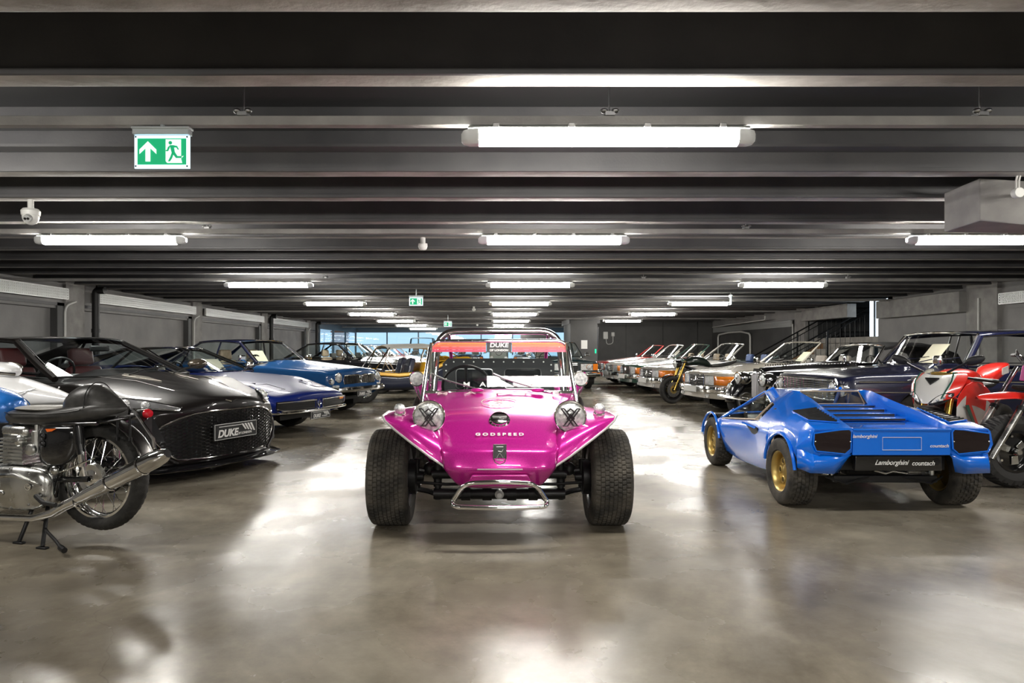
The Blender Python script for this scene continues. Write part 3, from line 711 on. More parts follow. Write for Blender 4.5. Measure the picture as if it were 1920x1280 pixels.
def front_pos(S, y, z, off=0): return Vector((S['_bend'](0, y, z)+off, y, z))
def patch(t, S, name, poly, mat, depth=.02, x=0, off=.004, bevel=.004, label=None, ny=8):
    """panel that follows the bend of the nose: poly is (y0, y1, z0, z1)"""
    y0, y1, z0, z1 = poly; f = lambda y, z: Vector((S['_bend'](x, y, z)+x*0+off, y, z))
    rows = [[f(lerp(y0, y1, i/ny), z) for i in range(ny+1)] for z in (z0, z1)]
    back = [[p-Vector((depth, 0, 0)) for p in r] for r in rows]
    mb = MB(); ring = [rows[0], rows[1], back[1], back[0], rows[0]]; mb.grid(ring)
    return mb.build(name, mat, t, bevel=bevel, smooth=40, weld=True, label=label)
def outline(t, S, name, yz, r, mat, off=.008, closed=True, rr=0, n=4):
    P = arcpts([(0, y, z) for y, z in yz], rr, n, closed) if rr else [Vector((0, y, z)) for y, z in yz]
    return MB().tube([front_pos(S, p.y, p.z, off) for p in P], r, 6, closed=closed).build(name, mat, t)
def plate(t, S, z, txt=None, off=.03, w=.52, h=.115, mat=None, y=0, tilt=0):
    p = front_pos(S, y, z, off); o = MB().box(p, (.012, w, h)).build('number_plate', mat or PLATE, t, bevel=.003)
    MB().tube([p+Vector((.007, sy*w*.49, sz*h*.47)) for sy, sz in ((-1, -1), (1, -1), (1, 1), (-1, 1))], .0025, 4, closed=True).build('plate_border', WHITEINK if mat is None else STEEL, o)
    q = .0085
    if txt == 'duke':
        text('DUKE', 'plate_lettering', h*.62, WHITEINK, o, face_x(p+Vector((q, -w*.20, -h*.13))), .0008, .22, .0028*h/.115, 1.05)
        text('OF LONDON', 'small_lettering', h*.20, WHITEINK, o, face_x(p+Vector((q, w*.20, -h*.24))), .0008, 0, .0008, 1.05)
        mb = MB(); X = p.x+q
        mb.prism([(X, p.y-w*.40, p.z+h*.30), (X, p.y+w*.12, p.z+h*.30), (X, p.y+w*.12, p.z+h*.34), (X, p.y-w*.40, p.z+h*.34)], (.001, 0, 0))
        for k in range(4): y0 = p.y+w*(.12+k*.07); mb.prism([(X, y0, p.z+h*.36), (X, y0+w*.045, p.z+h*.36), (X, y0+w*.125, p.z-h*(.02+.05*k)), (X, y0+w*.09, p.z-h*(.02+.05*k))], (.001, 0, 0))
        mb.build('slash_emblem', WHITEINK, o, smooth=0)
    return o
BASE = dict(side=[(0, .93), (.18, .965), (.45, 1.0), (.7, .99), (1, .95)])
# ---------------------------------------------------------------- classic open roadsters (one shape, several colours)
def roadster(col, inter, loc, rz, lab, full=True, hard=False, plates=True, group='open roadsters parked nose-out'):
    S = dict(L=4.38, n=34, hw=[(0, .80), (.12, .865), (.8, .895), (3.4, .89), (4.2, .84), (4.38, .80)],
             zt=[(0, .66), (.03, .72), (.15, .755), (.6, .80), (1.45, .89), (2.2, .87), (3.3, .87), (4.2, .80), (4.38, .74)],
             zs=[(0, .66), (.03, .71), (.15, .74), (.6, .775), (1.45, .83), (3.2, .85), (4.2, .79), (4.38, .73)],
             zb=[(0, .40), (.2, .30), (.5, .24), (3.7, .24), (4.38, .36)], arch=[(.86, .37), (3.32, .36)], wz=.30, nb=.10, rb=.06, cabin=(1.62, 2.95), ridge=.012, rs=.045,
             A=(1.50, .90, .70), B=(1.98, 1.265, .585), bow=.13, tw=.01, frame_paint=1)
    t = thing('roadster', lab, 'car', loc, rz, group)
    make_body(t, S, col); greenhouse(t, S, col, GLASS, conv=True)
    cabin(t, 1.62, .36, inter, z=.85, head=True, h=.42)
    if hard: pass
    for x in (.86, 3.32):
        for s in (-1, 1): wheel(t, -x, s*.74, .31, .20, .19, 'spoke5', (ALLOY, ALLOY, BLACKP))
    # grille, lamps, bumper
    g = patch(t, S, 'grille', (-.30, .30, .50, .70), BLACKP, .03, off=.008)
    outline(g, S, 'grille_surround', [(-.31, .49), (.31, .49), (.31, .70), (-.31, .70)], .012, CHROME, .016)
    mb = MB()
    for z in (.55, .60, .65): mb.tube([front_pos(S, y, z, .02) for y in (-.3, -.15, 0, .15, .3)], .006, 6)
    mb.build('grille_bars', CHROME, g)
    p = front_pos(S, 0, .60, .03); mb = MB(); mb.tube([p+Vector((0, .07*cos(2*pi*k/20), .07*sin(2*pi*k/20))) for k in range(20)], .007, 6, closed=True)
    for k in range(3): a = pi/2+2*pi*k/3; mb.cyl(p, p+Vector((0, .07*cos(a), .07*sin(a))), .009, .003, 6)
    mb.build('round_emblem', CHROME, g)
    for s in (-1, 1):
        h = patch(t, S, 'headlamp', (s*.34, s*.62, .52, .685), LENS, .02, off=.008); 
        outline(h, S, 'lamp_bezel', [(s*.335, .515), (s*.625, .515), (s*.625, .69), (s*.335, .69)], .006, CHROME, .012)
        rows = []
        for q in range(6):
            u = q/5; y = lerp(.63, .80, min(1, u*1.7)); dx = max(0, u-.45)*.5; rows.append([(S['_bend'](0, s*y, z)+.012-dx, s*(y+.068*min(1, u*1.3)), z) for z in (.525, .60, .68)])
        MB().grid(rows).build('indicator', ORANGE, t, solid=.02)
    bp = [(-.45, .88), (-.12, .885), (-.02, .80), (.06, .5), (.075, 0), (.06, -.5), (-.02, -.80), (-.12, -.885), (-.45, -.88)]
    P = [Vector((a+.02 if abs(b) < .85 else a, b*1.01, .45)) for a, b in bp]; P = arcpts(P, .1, 4)
    mb = MB(); mb.grid([[p+Vector((0, 0, z))+Vector((dx, 0, 0)) for p in P] for z, dx in ((-.055, -.02), (-.05, .012), (-.012, .02), (0, .005), (.012, .02), (.05, .012), (.055, -.02))]); mb.build('bumper', CHROME, t)
    MB().grid([[p+Vector((-.03, 0, z)) for p in P] for z in (-.16, -.05)]).build('lower_valance', col, t)
    MB().box((.085, 0, .45), (.012, 1.1, .018)).build('bumper_rubber', BLACKP, t, smooth=0)
    if plates: plate(t, S, .44, None, .14, .52, .115, WHITEP); 
    for s in (-1, 1): MB().box((.05, s*.52, .335), (.04, .13, .07)).build('fog_lamp', LENS, t, bevel=.01)
    mirror(t, (-1.66, .80, .87), 1); mirror(t, (-1.66, -.80, .87), -1)
    wipers(t, S)
    if inter in (GREYL, TAN): notice(t, (-1.98, .20, 1.02), tilt=45, w=.26, h=.24)
    return t, S
SILVER = paint('silver_paint', (.45, .43, .40), .2, .35, .3); CREAM = paint('champagne_paint', (.42, .39, .33), .2, .35, .25)
REDC = paint('signal_red', (.55, .02, .02)); WHITEC = paint('ivory_white', (.72, .70, .64)); GREENC = paint('dark_green', (.01, .055, .035)); NAVYC = paint('navy_paint', (.008, .010, .035))
BLUEC = paint('mid_blue_metallic', (.006, .055, .17), .2, .3, 0, .3, .2); DKBLUE = paint('dark_blue_metallic', (.004, .014, .13), .1, .35, 0, .12, .1); BLACKC = paint('black_metallic', (.008, .0065, .006), .05, .35, 0, .6, .25)
BLACKCAR = paint('gloss_black', (.008, .008, .010), 0, .2)
def notice(t, p, rz=0, tilt=60, w=.3, h=.21):
    m = Matrix.Rotation(R(tilt), 3, 'Y'); MB().box(p, (h, w, .004), m).build('price_card', PAPER, t, smooth=0)
roadster(CREAM, GREYL, (3.70, 12.75, 0), R(188), 'champagne open roadster with taupe headrests, nearest of the roadsters on the right'); 
roadster(SILVER, BLUEL, (3.55, 16.2, 0), R(187), 'silver open roadster with blue headrests behind the naked motorcycle')
roadster(GREENC, TAN, (3.50, 18.6, 0), R(187), 'dark green open roadster between the silver and the white one')
roadster(WHITEC, TAN, (3.45, 20.95, 0), R(187), 'white open roadster on the right between the dark green and the red one')
roadster(REDC, DARKIN, (3.42, 23.3, 0), R(187), 'red open roadster, farthest of the roadsters on the right')
cols = [(WHITEC, 'white'), (SILVER, 'silver'), (WHITEC, 'white'), (REDC, 'red'), (SILVER, 'silver')]
pos = ['just beyond the black sixties coupe', 'second beyond the black sixties coupe', 'third beyond the black sixties coupe', 'beyond the white and silver roadsters', 'last in that row']
for k, ((c, n_), l) in enumerate(zip(cols, pos)): roadster(c, DARKIN, (-2.6-.05*k, 21.6+2.3*k, 0), R(-22), f'{n_} open roadster on the left, {l}', plates=False)
def add_wheels(t, xs, y, r, w, rr, style, mats, **k):
    for x in xs:
        for s in (-1, 1): wheel(t, -x, s*y, r, w, rr, style, mats, **k)
# ---- black grand tourer (modern) nearest on the left
def black_gt(loc, rz):
    S = dict(L=4.70, n=54, hw=[(0, .80), (.1, .87), (.45, .95), (.9, .985), (1.6, .945), (2.6, .93), (3.7, .99), (4.4, .90), (4.7, .80)],
             zt=[(0, .615), (.02, .66), (.08, .69), (.3, .755), (.9, .865), (1.35, .925), (2.5, .965), (3.6, .98), (4.4, .93), (4.7, .82)],
             zs=[(0, .60), (.02, .62), (.1, .665), (.3, .735), (.85, .855), (1.25, .84), (1.9, .86), (2.6, .88), (3.6, .93), (4.4, .86), (4.7, .75)],
             zb=[(0, .15), (.3, .14), (4, .15), (4.7, .3)], arch=[(.93, .385), (3.73, .39)], wz=.345, nb=.34, bl=1.1, rb=.15, cabin=(1.48, 3.2), cw=.60, rs=.11, rake=.0, crown=.03, blend=1.2,
             side=[(0, .95), (.12, .97), (.4, .985), (.65, 1.0), (.85, .97), (1, .91)],
             A=(1.02, .90, .75), B=(1.88, 1.245, .57), C=(3.05, 1.235, .52), D=(4.15, .97, .60), bow=.30, peak=.025, cf=.70, ap=.03, bp=.62, bpaint=0, tw=.004)
    t = thing('sports_coupe', 'glossy black modern coupe with wide mesh grille, parked beside the blue-tanked motorcycle', 'car', loc, rz)
    make_body(t, S, BLACKC); greenhouse(t, S, BLACKC, GLASSD, BLACKP, roofmat=BLACKC)
    cabin(t, 1.42, .38, pm('burgundy_leather', (.10, .02, .02), .45), z=.90, w=1.15, h=.5)
    add_wheels(t, (.93, 3.73), .83, .345, .26, .265, 'spoke5', (BLACKG, STEEL, BLACKP), grooves=3)
    # bonnet creases, vents
    for s in (-1, 1):
        MB().tube([S['_top'](x, s*y)-Vector((0, 0, .003)) for x, y in ((-.2, .30), (-.45, .38), (-.7, .42), (-1.1, .48), (-1.4, .52))], [.001, .008, .012, .012, .003], 8).build('bonnet_crease', BLACKC, t)
        MB().prism([S['_top'](x, s*y) for x, y in ((-.62, .22), (-1.0, .34), (-1.06, .26), (-.82, .19))], (0, 0, .010)).build('bonnet_vent', pm('vent_trim', (.35, .33, .29), .3, .9), t, bevel=.003)
    # grille
    top = [(0, .600), (.25, .600), (.42, .590), (.55, .555), (.68, .50), (.74, .44)]; bot = [(.72, .36), (.64, .26), (.56, .20), (.3, .185), (0, .185)]
    half = top+bot; yz = half+[(-y, z) for y, z in half[::-1][1:-1]]
    fp = lambda y, z, o: front_pos(S, y, z, o)
    def edge(y, lo):   # grille edge height at y
        tab = sorted(bot+[(.74, .42)]) if lo else sorted(top); return curve_eval(sorted(set(tab)), abs(y))
    rows = [[fp(y, lerp(edge(y, 1), edge(y, 0), q), .006) for y in [-.735+1.47*i/24 for i in range(25)]] for q in (0, .5, 1)]
    g = MB().grid(rows).build('grille_recess', pm('grille_black', (.004, .004, .004), .6), t)
    mb = MB()
    dy, dz = .042, .030; cells = 0
    for i in range(-17, 18):
        for j in range(0, 15):
            y = i*dy; z = .20+j*dz+(dz/2 if i % 2 else 0)
            if abs(y) > .71 or z > edge(y, 0)-.016 or z < edge(y, 1)+.012: continue
            hexp = [fp(y+dy*.56*cos(a), z+dz*.52*sin(a), .018) for a in (0, pi/3, 2*pi/3, pi, 4*pi/3, 5*pi/3)]
            mb.tube(hexp, .0030, 4, closed=True)
    o = mb.build('grille_mesh', BLACKG, g, smooth=0); o['kind'] = 'stuff'
    MB().tube([fp(y, z, .016) for y, z in yz], .009, 8, closed=True).build('grille_surround', pm('dark_chrome', (.3, .29, .28), .1, 1), g)
    plate(t, S, .405, 'duke', .05, .54, .145)
    # winged badge
    p = Vector((-.0, 0, .695)); mb = MB()
    for s in (-1, 1): mb.prism([(.008-.0, s*.01, .672), (-.002, s*.075, .688), (-.008, s*.078, .682), (0, s*.01, .658)], (.006, 0, .004))
    mb.build('wing_badge', CHROME, t)
    for s in (-1, 1):   # head lamps: long almond, following the wing
        def hp(u, v):
            wd = .078*sin(pi*(.10+.82*u)); x = -lerp(.004, .34, u)-v*wd*.45; sec = S['_sec'](x); a = lerp(.21, -.085, u**.75)+v*wd
            k = 8; p = Vector((sec[k][0], sec[k][1])); st = 1 if a > 0 else -1; a = abs(a)
            while 0 < k+st < len(sec):
                q = Vector((sec[k+st][0], sec[k+st][1])); d = (q-p).length
                if a <= d or k+st in (0, len(sec)-1): p = p.lerp(q, min(1, a/max(d, 1e-6))); break
                a -= d; p = q; k += st
            return Vector((S['_bend'](x, p.x, p.y)+.012, s*(p.x+.006), p.y+.009))
        edgep = [hp(u, 1) for u in [i/10 for i in range(11)]]+[hp(u, -1) for u in [1-i/10 for i in range(11)]]
        h = MB().grid([[hp(u, v) for v in (-1, -.5, 0, .5, 1)] for u in [i/12 for i in range(13)]]).build('headlamp', pm('dark_lamp', (.34, .34, .35), .22, .6, coat=1), t)
        MB().tube(edgep, .008, 6, closed=True).build('lamp_bezel', CHROME, h)
        for u in (.34, .60): c = hp(u, -.1); MB().ell(c, (.036, .038, .03)).build('projector', LENS, h)
        # side intakes and splitter blades
        MB().prism([fp(s*.74, .20, .0)+Vector((-.01, 0, 0)), fp(s*.83, .22, .0)+Vector((.0, s*.03, 0)), fp(s*.80, .40, 0)+Vector((.01, s*.02, 0)), fp(s*.775, .42, .01)], (-.02, 0, 0)).build('side_intake', BLACKP, t)
        MB().tube([fp(s*.56, .17, .02), fp(s*.70, .25, .02), fp(s*.76, .34, .02), fp(s*.79, .45, .01)], [.012, .02, .02, .006], 8).build('intake_blade', BLACKC, t)
        ar = Vector((-1.50, s*.90, .925)); MB().tube([ar+Vector((0, -s*.12, 0)), ar+Vector((0, s*.08, .02))], .014, 8).build('mirror_arm', BLACKG, t)
        MB().ell(ar+Vector((.01, s*.17, .06)), (.075, .135, .06)).build('door_mirror', pm('bronze_mirror', (.09, .075, .055), .2, .5, coat=1), t)
    sp = [(-.62, .93), (-.36, .91), (-.12, .76), (.0, .5), (.04, .25), (.045, 0)]; P = sp+[(a, -b) for a, b in sp[::-1][1:]]
    MB().grid([[(x+dx, y*q, z) for x, y in P] for z, dx, q in ((.15, -.08, .97), (.125, .03, 1), (.115, .055, 1.01), (.105, .03, 1), (.10, -.15, .9))]).build('front_splitter', BLACKG, t, label='gloss black front splitter')
    MB().tube([(x+.055, y*1.012, .116) for x, y in P], .004, 4).build('splitter_edge', pm('dark_chrome', (.3, .29, .28), .1, 1), t)
    wipers(t, S, BLACKP); MB().box((-1.72, 0, 1.16), (.03, .22, .06)).build('rear_view_mirror', BLACKP, t, bevel=.015)
    return t
black_gt((-2.46, 6.45, 0), R(-22))
# ---- dark blue wedge-nosed coupe
def blue_wedge(loc, rz):
    S = dict(L=4.75, n=44, hw=[(0, .80), (.15, .845), (.9, .88), (3.6, .88), (4.5, .82), (4.75, .78)],
             zt=[(0, .50), (.02, .53), (.3, .60), (.9, .705), (1.55, .80), (2.4, .82), (3.6, .88), (4.6, .80), (4.75, .70)],
             zs=[(0, .49), (.02, .525), (.3, .60), (.9, .74), (1.5, .785), (2.5, .80), (3.7, .83), (4.6, .76), (4.75, .68)],
             zb=[(0, .33), (.25, .24), (.6, .20), (4.2, .20), (4.75, .35)], arch=[(.98, .36), (3.58, .36)], wz=.32, crown=.035, nb=.13, bl=.9, rb=.08, cabin=(1.75, 3.3), rs=.06, blend=1.1,
             side=[(0, .92), (.3, .96), (.62, 1.0), (.8, .985), (1, .94)],
             A=(1.50, .835, .71), B=(2.35, 1.155, .54), C=(3.0, 1.165, .52), D=(4.45, .86, .60), bow=.14, peak=.012, cf=.72, bp=.5)
    t = thing('wedge_coupe', 'dark blue low wedge-nosed coupe between the black coupe and the light blue saloon', 'car', loc, rz)
    make_body(t, S, DKBLUE); greenhouse(t, S, DKBLUE, GLASS, CHROME, roofmat=paint('grey_roof_sheen', (.05, .045, .04), 0, .25, .5))  # grey metallic roof colour paints in the silver reflection on the blue roof
    cabin(t, 1.75, .36, DARKIN, z=.80, h=.45, head=False)
    add_wheels(t, (.98, 3.58), .74, .32, .20, .19, 'spoke5', (ALLOY, ALLOY, BLACKP))
    for s in (-1, 1):
        g = patch(t, S, 'grille_half', (s*.08, s*.78, .365, .465), BLACKP, .03, off=.004)
        outline(g, S, 'chrome_frame', [(s*.07, .36), (s*.70, .36), (s*.795, .40), (s*.795, .475), (s*.07, .475)], .012, CHROME, .018)
        if s > 0: patch(t, S, 'indicator', (s*.60, s*.77, .435, .462), ORANGE, .01, off=.012, bevel=.001)
        mb = MB()
        for z in (.385, .405, .425, .445): mb.tube([front_pos(S, s*y, z, .01) for y in (.09, .4, .77)], .0025, 4)
        mb.build('grille_bars', BLACKM, g)
        lid = [S['_top'](x, s*y)+Vector((0, 0, .003)) for x, y in ((-.26, .36), (-.26, .68), (-.56, .70), (-.56, .36))]; MB().tube(lid, .0025, 4, closed=True).build('pop_up_lamp_seam', BLACKP, t)
        mirror(t, (-1.85, s*.78, .82), s)
    mb = MB()
    for a in (-1, 0, 1): mb.tube([front_pos(S, 0, .37, .016), front_pos(S, a*.035, .42, .016), front_pos(S, a*.03, .475 if a == 0 else .46, .016)], [.006, .006, .002], 6)
    mb.build('trident_emblem', CHROME, t)
    p = Vector((-.10, 0, .565)); MB().tube([p+Vector((.03*cos(k*pi/8)*.9, .022*sin(k*pi/8), .006+.006*cos(k*pi/8))) for k in range(16)], .003, 4, closed=True).build('badge', CHROME, t)
    bp = [(-.5, .86), (-.16, .85), (-.06, .76), (.0, .45), (.012, 0)]; P = arcpts([Vector((x+.03, y, .34)) for x, y in bp+[(a, -b) for a, b in bp[::-1][1:]]], .08, 4)
    MB().tube(P, .016, 8).build('bumper', CHROME, t)
    plate(t, S, .27, 'duke', .03, .46, .10)
    wipers(t, S, CHROME); notice(t, (-2.0, .30, .93), tilt=45)
    return t
blue_wedge((-2.42, 9.45, 0), R(-19))
# ---- light blue sixties saloon with upright grille
def blue_saloon(loc, rz, lab, paintm, roofm, card=True, front=True):
    S = dict(L=4.70, n=40, hw=[(0, .74), (.08, .80), (.8, .855), (3.6, .86), (4.5, .80), (4.7, .74)],
             zt=[(0, .74), (.02, .775), (.2, .81), (.8, .87), (1.5, .925), (2.4, .92), (3.5, .92), (4.6, .84), (4.7, .78)],
             zs=[(0, .70), (.02, .74), (.2, .79), (.8, .825), (1.5, .86), (3.5, .87), (4.6, .80), (4.7, .74)],
             zb=[(0, .44), (.2, .32), (.5, .24), (4.2, .24), (4.7, .40)], arch=[(.86, .37), (3.50, .37)], wz=.33, crown=.03, nb=.09, rb=.06, cabin=(1.7, 3.35), rs=.06,
             A=(1.58, .93, .70), B=(2.12, 1.295, .56), C=(3.30, 1.30, .54), D=(3.95, .94, .64), bow=.12, peak=.03, cf=.93, ap=.024, bp=.46)
    t = thing('classic_saloon', lab, 'car', loc, rz)
    make_body(t, S, paintm); greenhouse(t, S, paintm, GLASS, CHROME, roofmat=roofm)
    cabin(t, 1.7, .36, TAN, z=.88, h=.5)
    add_wheels(t, (.86, 3.5), .70, .325, .19, .20, 'cap', (STEEL, CHROME, BLACKP))
    g = patch(t, S, 'grille', (-.46, .46, .56, .70), BLACKP, .03, off=.008)
    yz = [(-.47, .56), (.47, .56), (.49, .63), (.46, .70), (.10, .71), (0, .69), (-.10, .71), (-.46, .70), (-.49, .63)]
    outline(g, S, 'grille_surround', yz, .011, CHROME, .012)
    mb = MB()
    for k in range(-11, 12): mb.tube([front_pos(S, k*.04, .565, .018), front_pos(S, k*.04, .695, .018)], .007, 5)
    mb.build('grille_bars', CHROME, g)
    mb = MB()
    for a in (-1, 0, 1): mb.tube([front_pos(S, 0, .57, .024), front_pos(S, a*.05, .62, .024), front_pos(S, a*.045, .70 if a == 0 else .67, .024)], [.009, .009, .003], 6)
    mb.build('trident_emblem', CHROME, g)
    for s in (-1, 1):
        round_lamp(t, front_pos(S, s*.60, .665, .01), .085); round_lamp(t, front_pos(S, s*.715, .60, -.01), .065)
        patch(t, S, 'side_light', (s*.58, s*.74, .50, .54), LENS, .02, off=.01)
        mirror(t, (-1.85, s*.80, .92), s)
    bp = [(-.5, .865), (-.12, .86), (.02, .76), (.09, .45), (.10, 0)]; P = arcpts([Vector((x, y, .46)) for x, y in bp+[(a, -b) for a, b in bp[::-1][1:]]], .1, 4)
    MB().grid([[p+Vector((dx, 0, z)) for p in P] for z, dx in ((-.045, -.02), (-.03, .015), (0, .03), (.03, .015), (.045, -.02))]).build('bumper', CHROME, t)
    plate(t, S, .385, 'duke', .09, .44, .10); wipers(t, S, CHROME)
    if card: notice(t, (-2.05, -.25, 1.02), tilt=55, w=.32, h=.26)
    return t
blue_saloon((-2.42, 12.35, 0), R(-23), 'mid-blue sixties saloon with navy roof and upright trident grille', BLUEC, NAVYC)
blue_saloon((-1.95, 18.4, 0), R(-20), 'black sixties coupe whose roof shows behind the light blue saloon', BLACKCAR, BLACKCAR, card=False)
# ---- navy limousine on the right
def navy_saloon(loc, rz):
    S = dict(L=5.0, n=40, hw=[(0, .80), (.1, .85), (.9, .90), (3.8, .90), (4.8, .82), (5, .78)],
             zt=[(0, .80), (.02, .84), (.2, .875), (.8, .93), (1.5, .975), (2.4, .97), (4.0, .97), (4.9, .86), (5, .80)],
             zs=[(0, .79), (.02, .83), (.2, .865), (.8, .885), (1.5, .90), (4.0, .92), (4.9, .84), (5, .78)],
             zb=[(0, .44), (.2, .32), (.5, .24), (4.4, .24), (5, .4)], arch=[(.9, .39), (3.9, .39)], wz=.34, nb=.05, rb=.06, cabin=(1.65, 3.9), rs=.045,
             A=(1.32, .985, .74), B=(1.60, 1.325, .64), C=(3.7, 1.335, .62), D=(4.2, .99, .66), bow=.12, peak=.045, cf=.93, ap=.03, bp=.45, tw=.014)
    t = thing('navy_limousine', 'navy fifties-style limousine with chrome window frames behind the red and white sportsbike', 'car', loc, rz)
    make_body(t, S, NAVYC); greenhouse(t, S, NAVYC, glass('pale_glass', (.9, .95, .95), .2), CHROME, roofmat=NAVYC)
    cabin(t, 1.65, .38, GREYL, z=.92, h=.45, head=False)
    add_wheels(t, (.9, 3.9), .74, .34, .19, .2, 'cap', (NAVYC, CHROME, BLACKP))
    g = patch(t, S, 'grille', (-.62, .62, .60, .80), pm('grille_grey', (.2, .2, .2), .4, .8), .03, off=.008)
    outline(g, S, 'grille_surround', [(-.66, .59), (.66, .59), (.74, .70), (.66, .81), (-.66, .81), (-.74, .70)], .014, CHROME, .014)
    mb = MB()
    for k in range(8): mb.tube([front_pos(S, y, .615+k*.024, .018) for y in (-.66, -.3, 0, .3, .66)], .006, 5)
    for k in range(-7, 8): mb.tube([front_pos(S, k*.085, .60, .016), front_pos(S, k*.085, .80, .016)], .004, 5)
    mb.build('grille_bars', CHROME, g)
    for s in (-1, 1):
        round_lamp(t, front_pos(S, s*.62, .72, .025), .075); round_lamp(t, front_pos(S, s*.76, .70, .0), .07)
        MB().tube([(-.15, s*.88, .80), (-1.5, s*.915, .80), (-4.6, s*.86, .78)], .009, 6).build('waistline_trim', CHROME, t)
        MB().tube([(-.15, s*.885, .69), (-1.5, s*.92, .68), (-4.6, s*.87, .66)], .007, 6).build('lower_trim', CHROME, t)
        for x in (-2.30, -2.42): MB().tube([(x, s*.765, .98), (x-.01, s*.66, 1.33)], .012, 6).build('quarterlight_bar', CHROME, t)
        mirror(t, (-1.0, s*.80, .95), s, d=(.05, .12, .11))
    MB().grid([[(x+dx, y, .48+z) for x, y in ((-.3, .93), (.03, .88), (.12, .5), (.13, 0), (.12, -.5), (.03, -.88), (-.3, -.93))] for z, dx in ((-.06, -.02), (-.03, .015), (0, .03), (.03, .015), (.06, -.02))]).build('bumper', CHROME, t)
    notice(t, (-1.52, .12, 1.10), tilt=50, w=.30, h=.30); wipers(t, S, CHROME)
    return t
navy_saloon((3.72, 8.35, 0), R(183))
# ---- black pre-war style roadster with separate wings
def wing_roadster(loc, rz):
    S = dict(L=4.0, n=36, hw=[(0, .20), (.15, .26), (.5, .34), (1.4, .56), (1.9, .60), (3.3, .58), (4.0, .4)],
             zt=[(0, .80), (.03, .86), (.3, .89), (1.4, .96), (2.3, .92), (3.3, .86), (4, .6)],
             zs=[(0, .76), (.03, .81), (.3, .83), (1.4, .86), (2.3, .82), (3.3, .78), (4, .5)], zb=[(0, .34), (1, .3), (4, .3)], arch=[], nb=.02, cabin=(1.75, 2.9), cw=.48, rs=.09, blend=1.3,
             side=[(0, .95), (.5, 1), (1, .94)], A=(1.50, .95, .55), B=(1.72, 1.20, .50), bow=.02, frame_paint=0)
    t = thing('winged_roadster', 'black vintage roadster with separate curved wings and louvred bonnet behind the blue wedge car', 'car', loc, rz)
    make_body(t, S, BLACKCAR); greenhouse(t, S, CHROME, GLASS, conv=True); cabin(t, 1.75, .28, DARKIN, z=.88, w=.9, h=.35, head=False)
    mb = MB()   # soft top
    mb.grid([[(-x, y, z-.12*(y/.5)**2*.5) for y in (-.52, -.4, -.2, 0, .2, .4, .52)] for x, z in ((1.72, 1.215), (2.1, 1.27), (2.6, 1.26), (2.95, 1.15), (3.1, .90))]); mb.build('soft_top', pm('black_cloth', (.012, .012, .013), .8), t, solid=.01)
    g = MB(); rows = []
    for z, w in ((.36, .12), (.5, .18), (.66, .205), (.78, .19), (.86, .10)): rows.append([(.03-.3*(y*w)**2*4, y*w, z) for y in (-1, -.6, -.3, 0, .3, .6, 1)])
    g.grid(rows); g = g.build('grille_shell', CHROME, t, solid=.01)
    mb = MB()
    for k in range(-6, 7): mb.tube([(.045-abs(k)*.004, k*.027, .42), (.045-abs(k)*.004, k*.028, .78-abs(k)*.004)], .006, 5)
    mb.build('grille_bars', STEEL, g)
    for s in (-1, 1):
        cen = [(.22, .30), (.20, .52), (.08, .70), (-.15, .80), (-.45, .80), (-.75, .66), (-1.05, .48), (-1.5, .33), (-2.4, .29)]
        rows = []
        for i, (x, z) in enumerate(cen):
            a = cen[max(0, i-1)]; b = cen[min(len(cen)-1, i+1)]; tx, tz = b[0]-a[0], b[1]-a[1]; q = math.hypot(tx, tz); nx, nz = -tz/q*-1, tx/q*-1
            w = (.14, .19, .20, .20, .19, .17, .16, .15, .15)[i]; r_ = (.06, .12, .14, .14, .12, .09, .06, .03, .02)[i]; yc = s*.60
            rows.append([(x-nx*r_*(1-cos(p)), yc+s*w*sin(p), z-nz*r_*(1-cos(p))) for p in [R(d) for d in (-100, -75, -50, -25, 0, 25, 50, 75, 100)]])
        o = MB().grid(rows).build('front_wing', BLACKCAR, t, solid=.012); o.modifiers.new('sub', 'SUBSURF').render_levels = 1; o.modifiers['sub'].levels = 1
        rows = []
        for i in range(10):
            a = R(-10+i*20); rows.append([(-2.75-.05+.42*cos(a), s*.62+s*.17*sin(p), .34+.40*sin(a)-.10*(1-cos(p))) for p in [R(d) for d in (-90, -55, -20, 20, 55, 90)]])
        MB().grid(rows).build('rear_wing', BLACKCAR, t, solid=.012)
        MB().ell((.05, s*.36, .70), (.13, .105, .105), 20, 12).build('lamp_shell', CHROME, t); round_lamp(t, (.155, s*.36, .70), .098, depth=.03)
        round_lamp(t, (.17, s*.60, .56), .06, d=(1, 0, .3)); wheel(t, -.15, s*.62, .32, .16, .22, 'cap', (STEEL, CHROME, BLACKP)); wheel(t, -2.75, s*.62, .32, .16, .22, 'cap', (STEEL, CHROME, BLACKP))
        for k in range(26):
            x = .25+k*.046; y = .19+.30*x*.9*.55; z = .905+.045*x
            MB().ell((-x, s*(y+.02), z-.014), (.011, .028, .012), 8, 4).build('bonnet_louvre', CHROME, t)
    MB().tube([(.30, -.7, .40), (.33, -.3, .41), (.33, .3, .41), (.30, .7, .40)], .026, 8).build('bumper', CHROME, t)
    return t
wing_roadster((4.00, 10.55, 0), R(189))
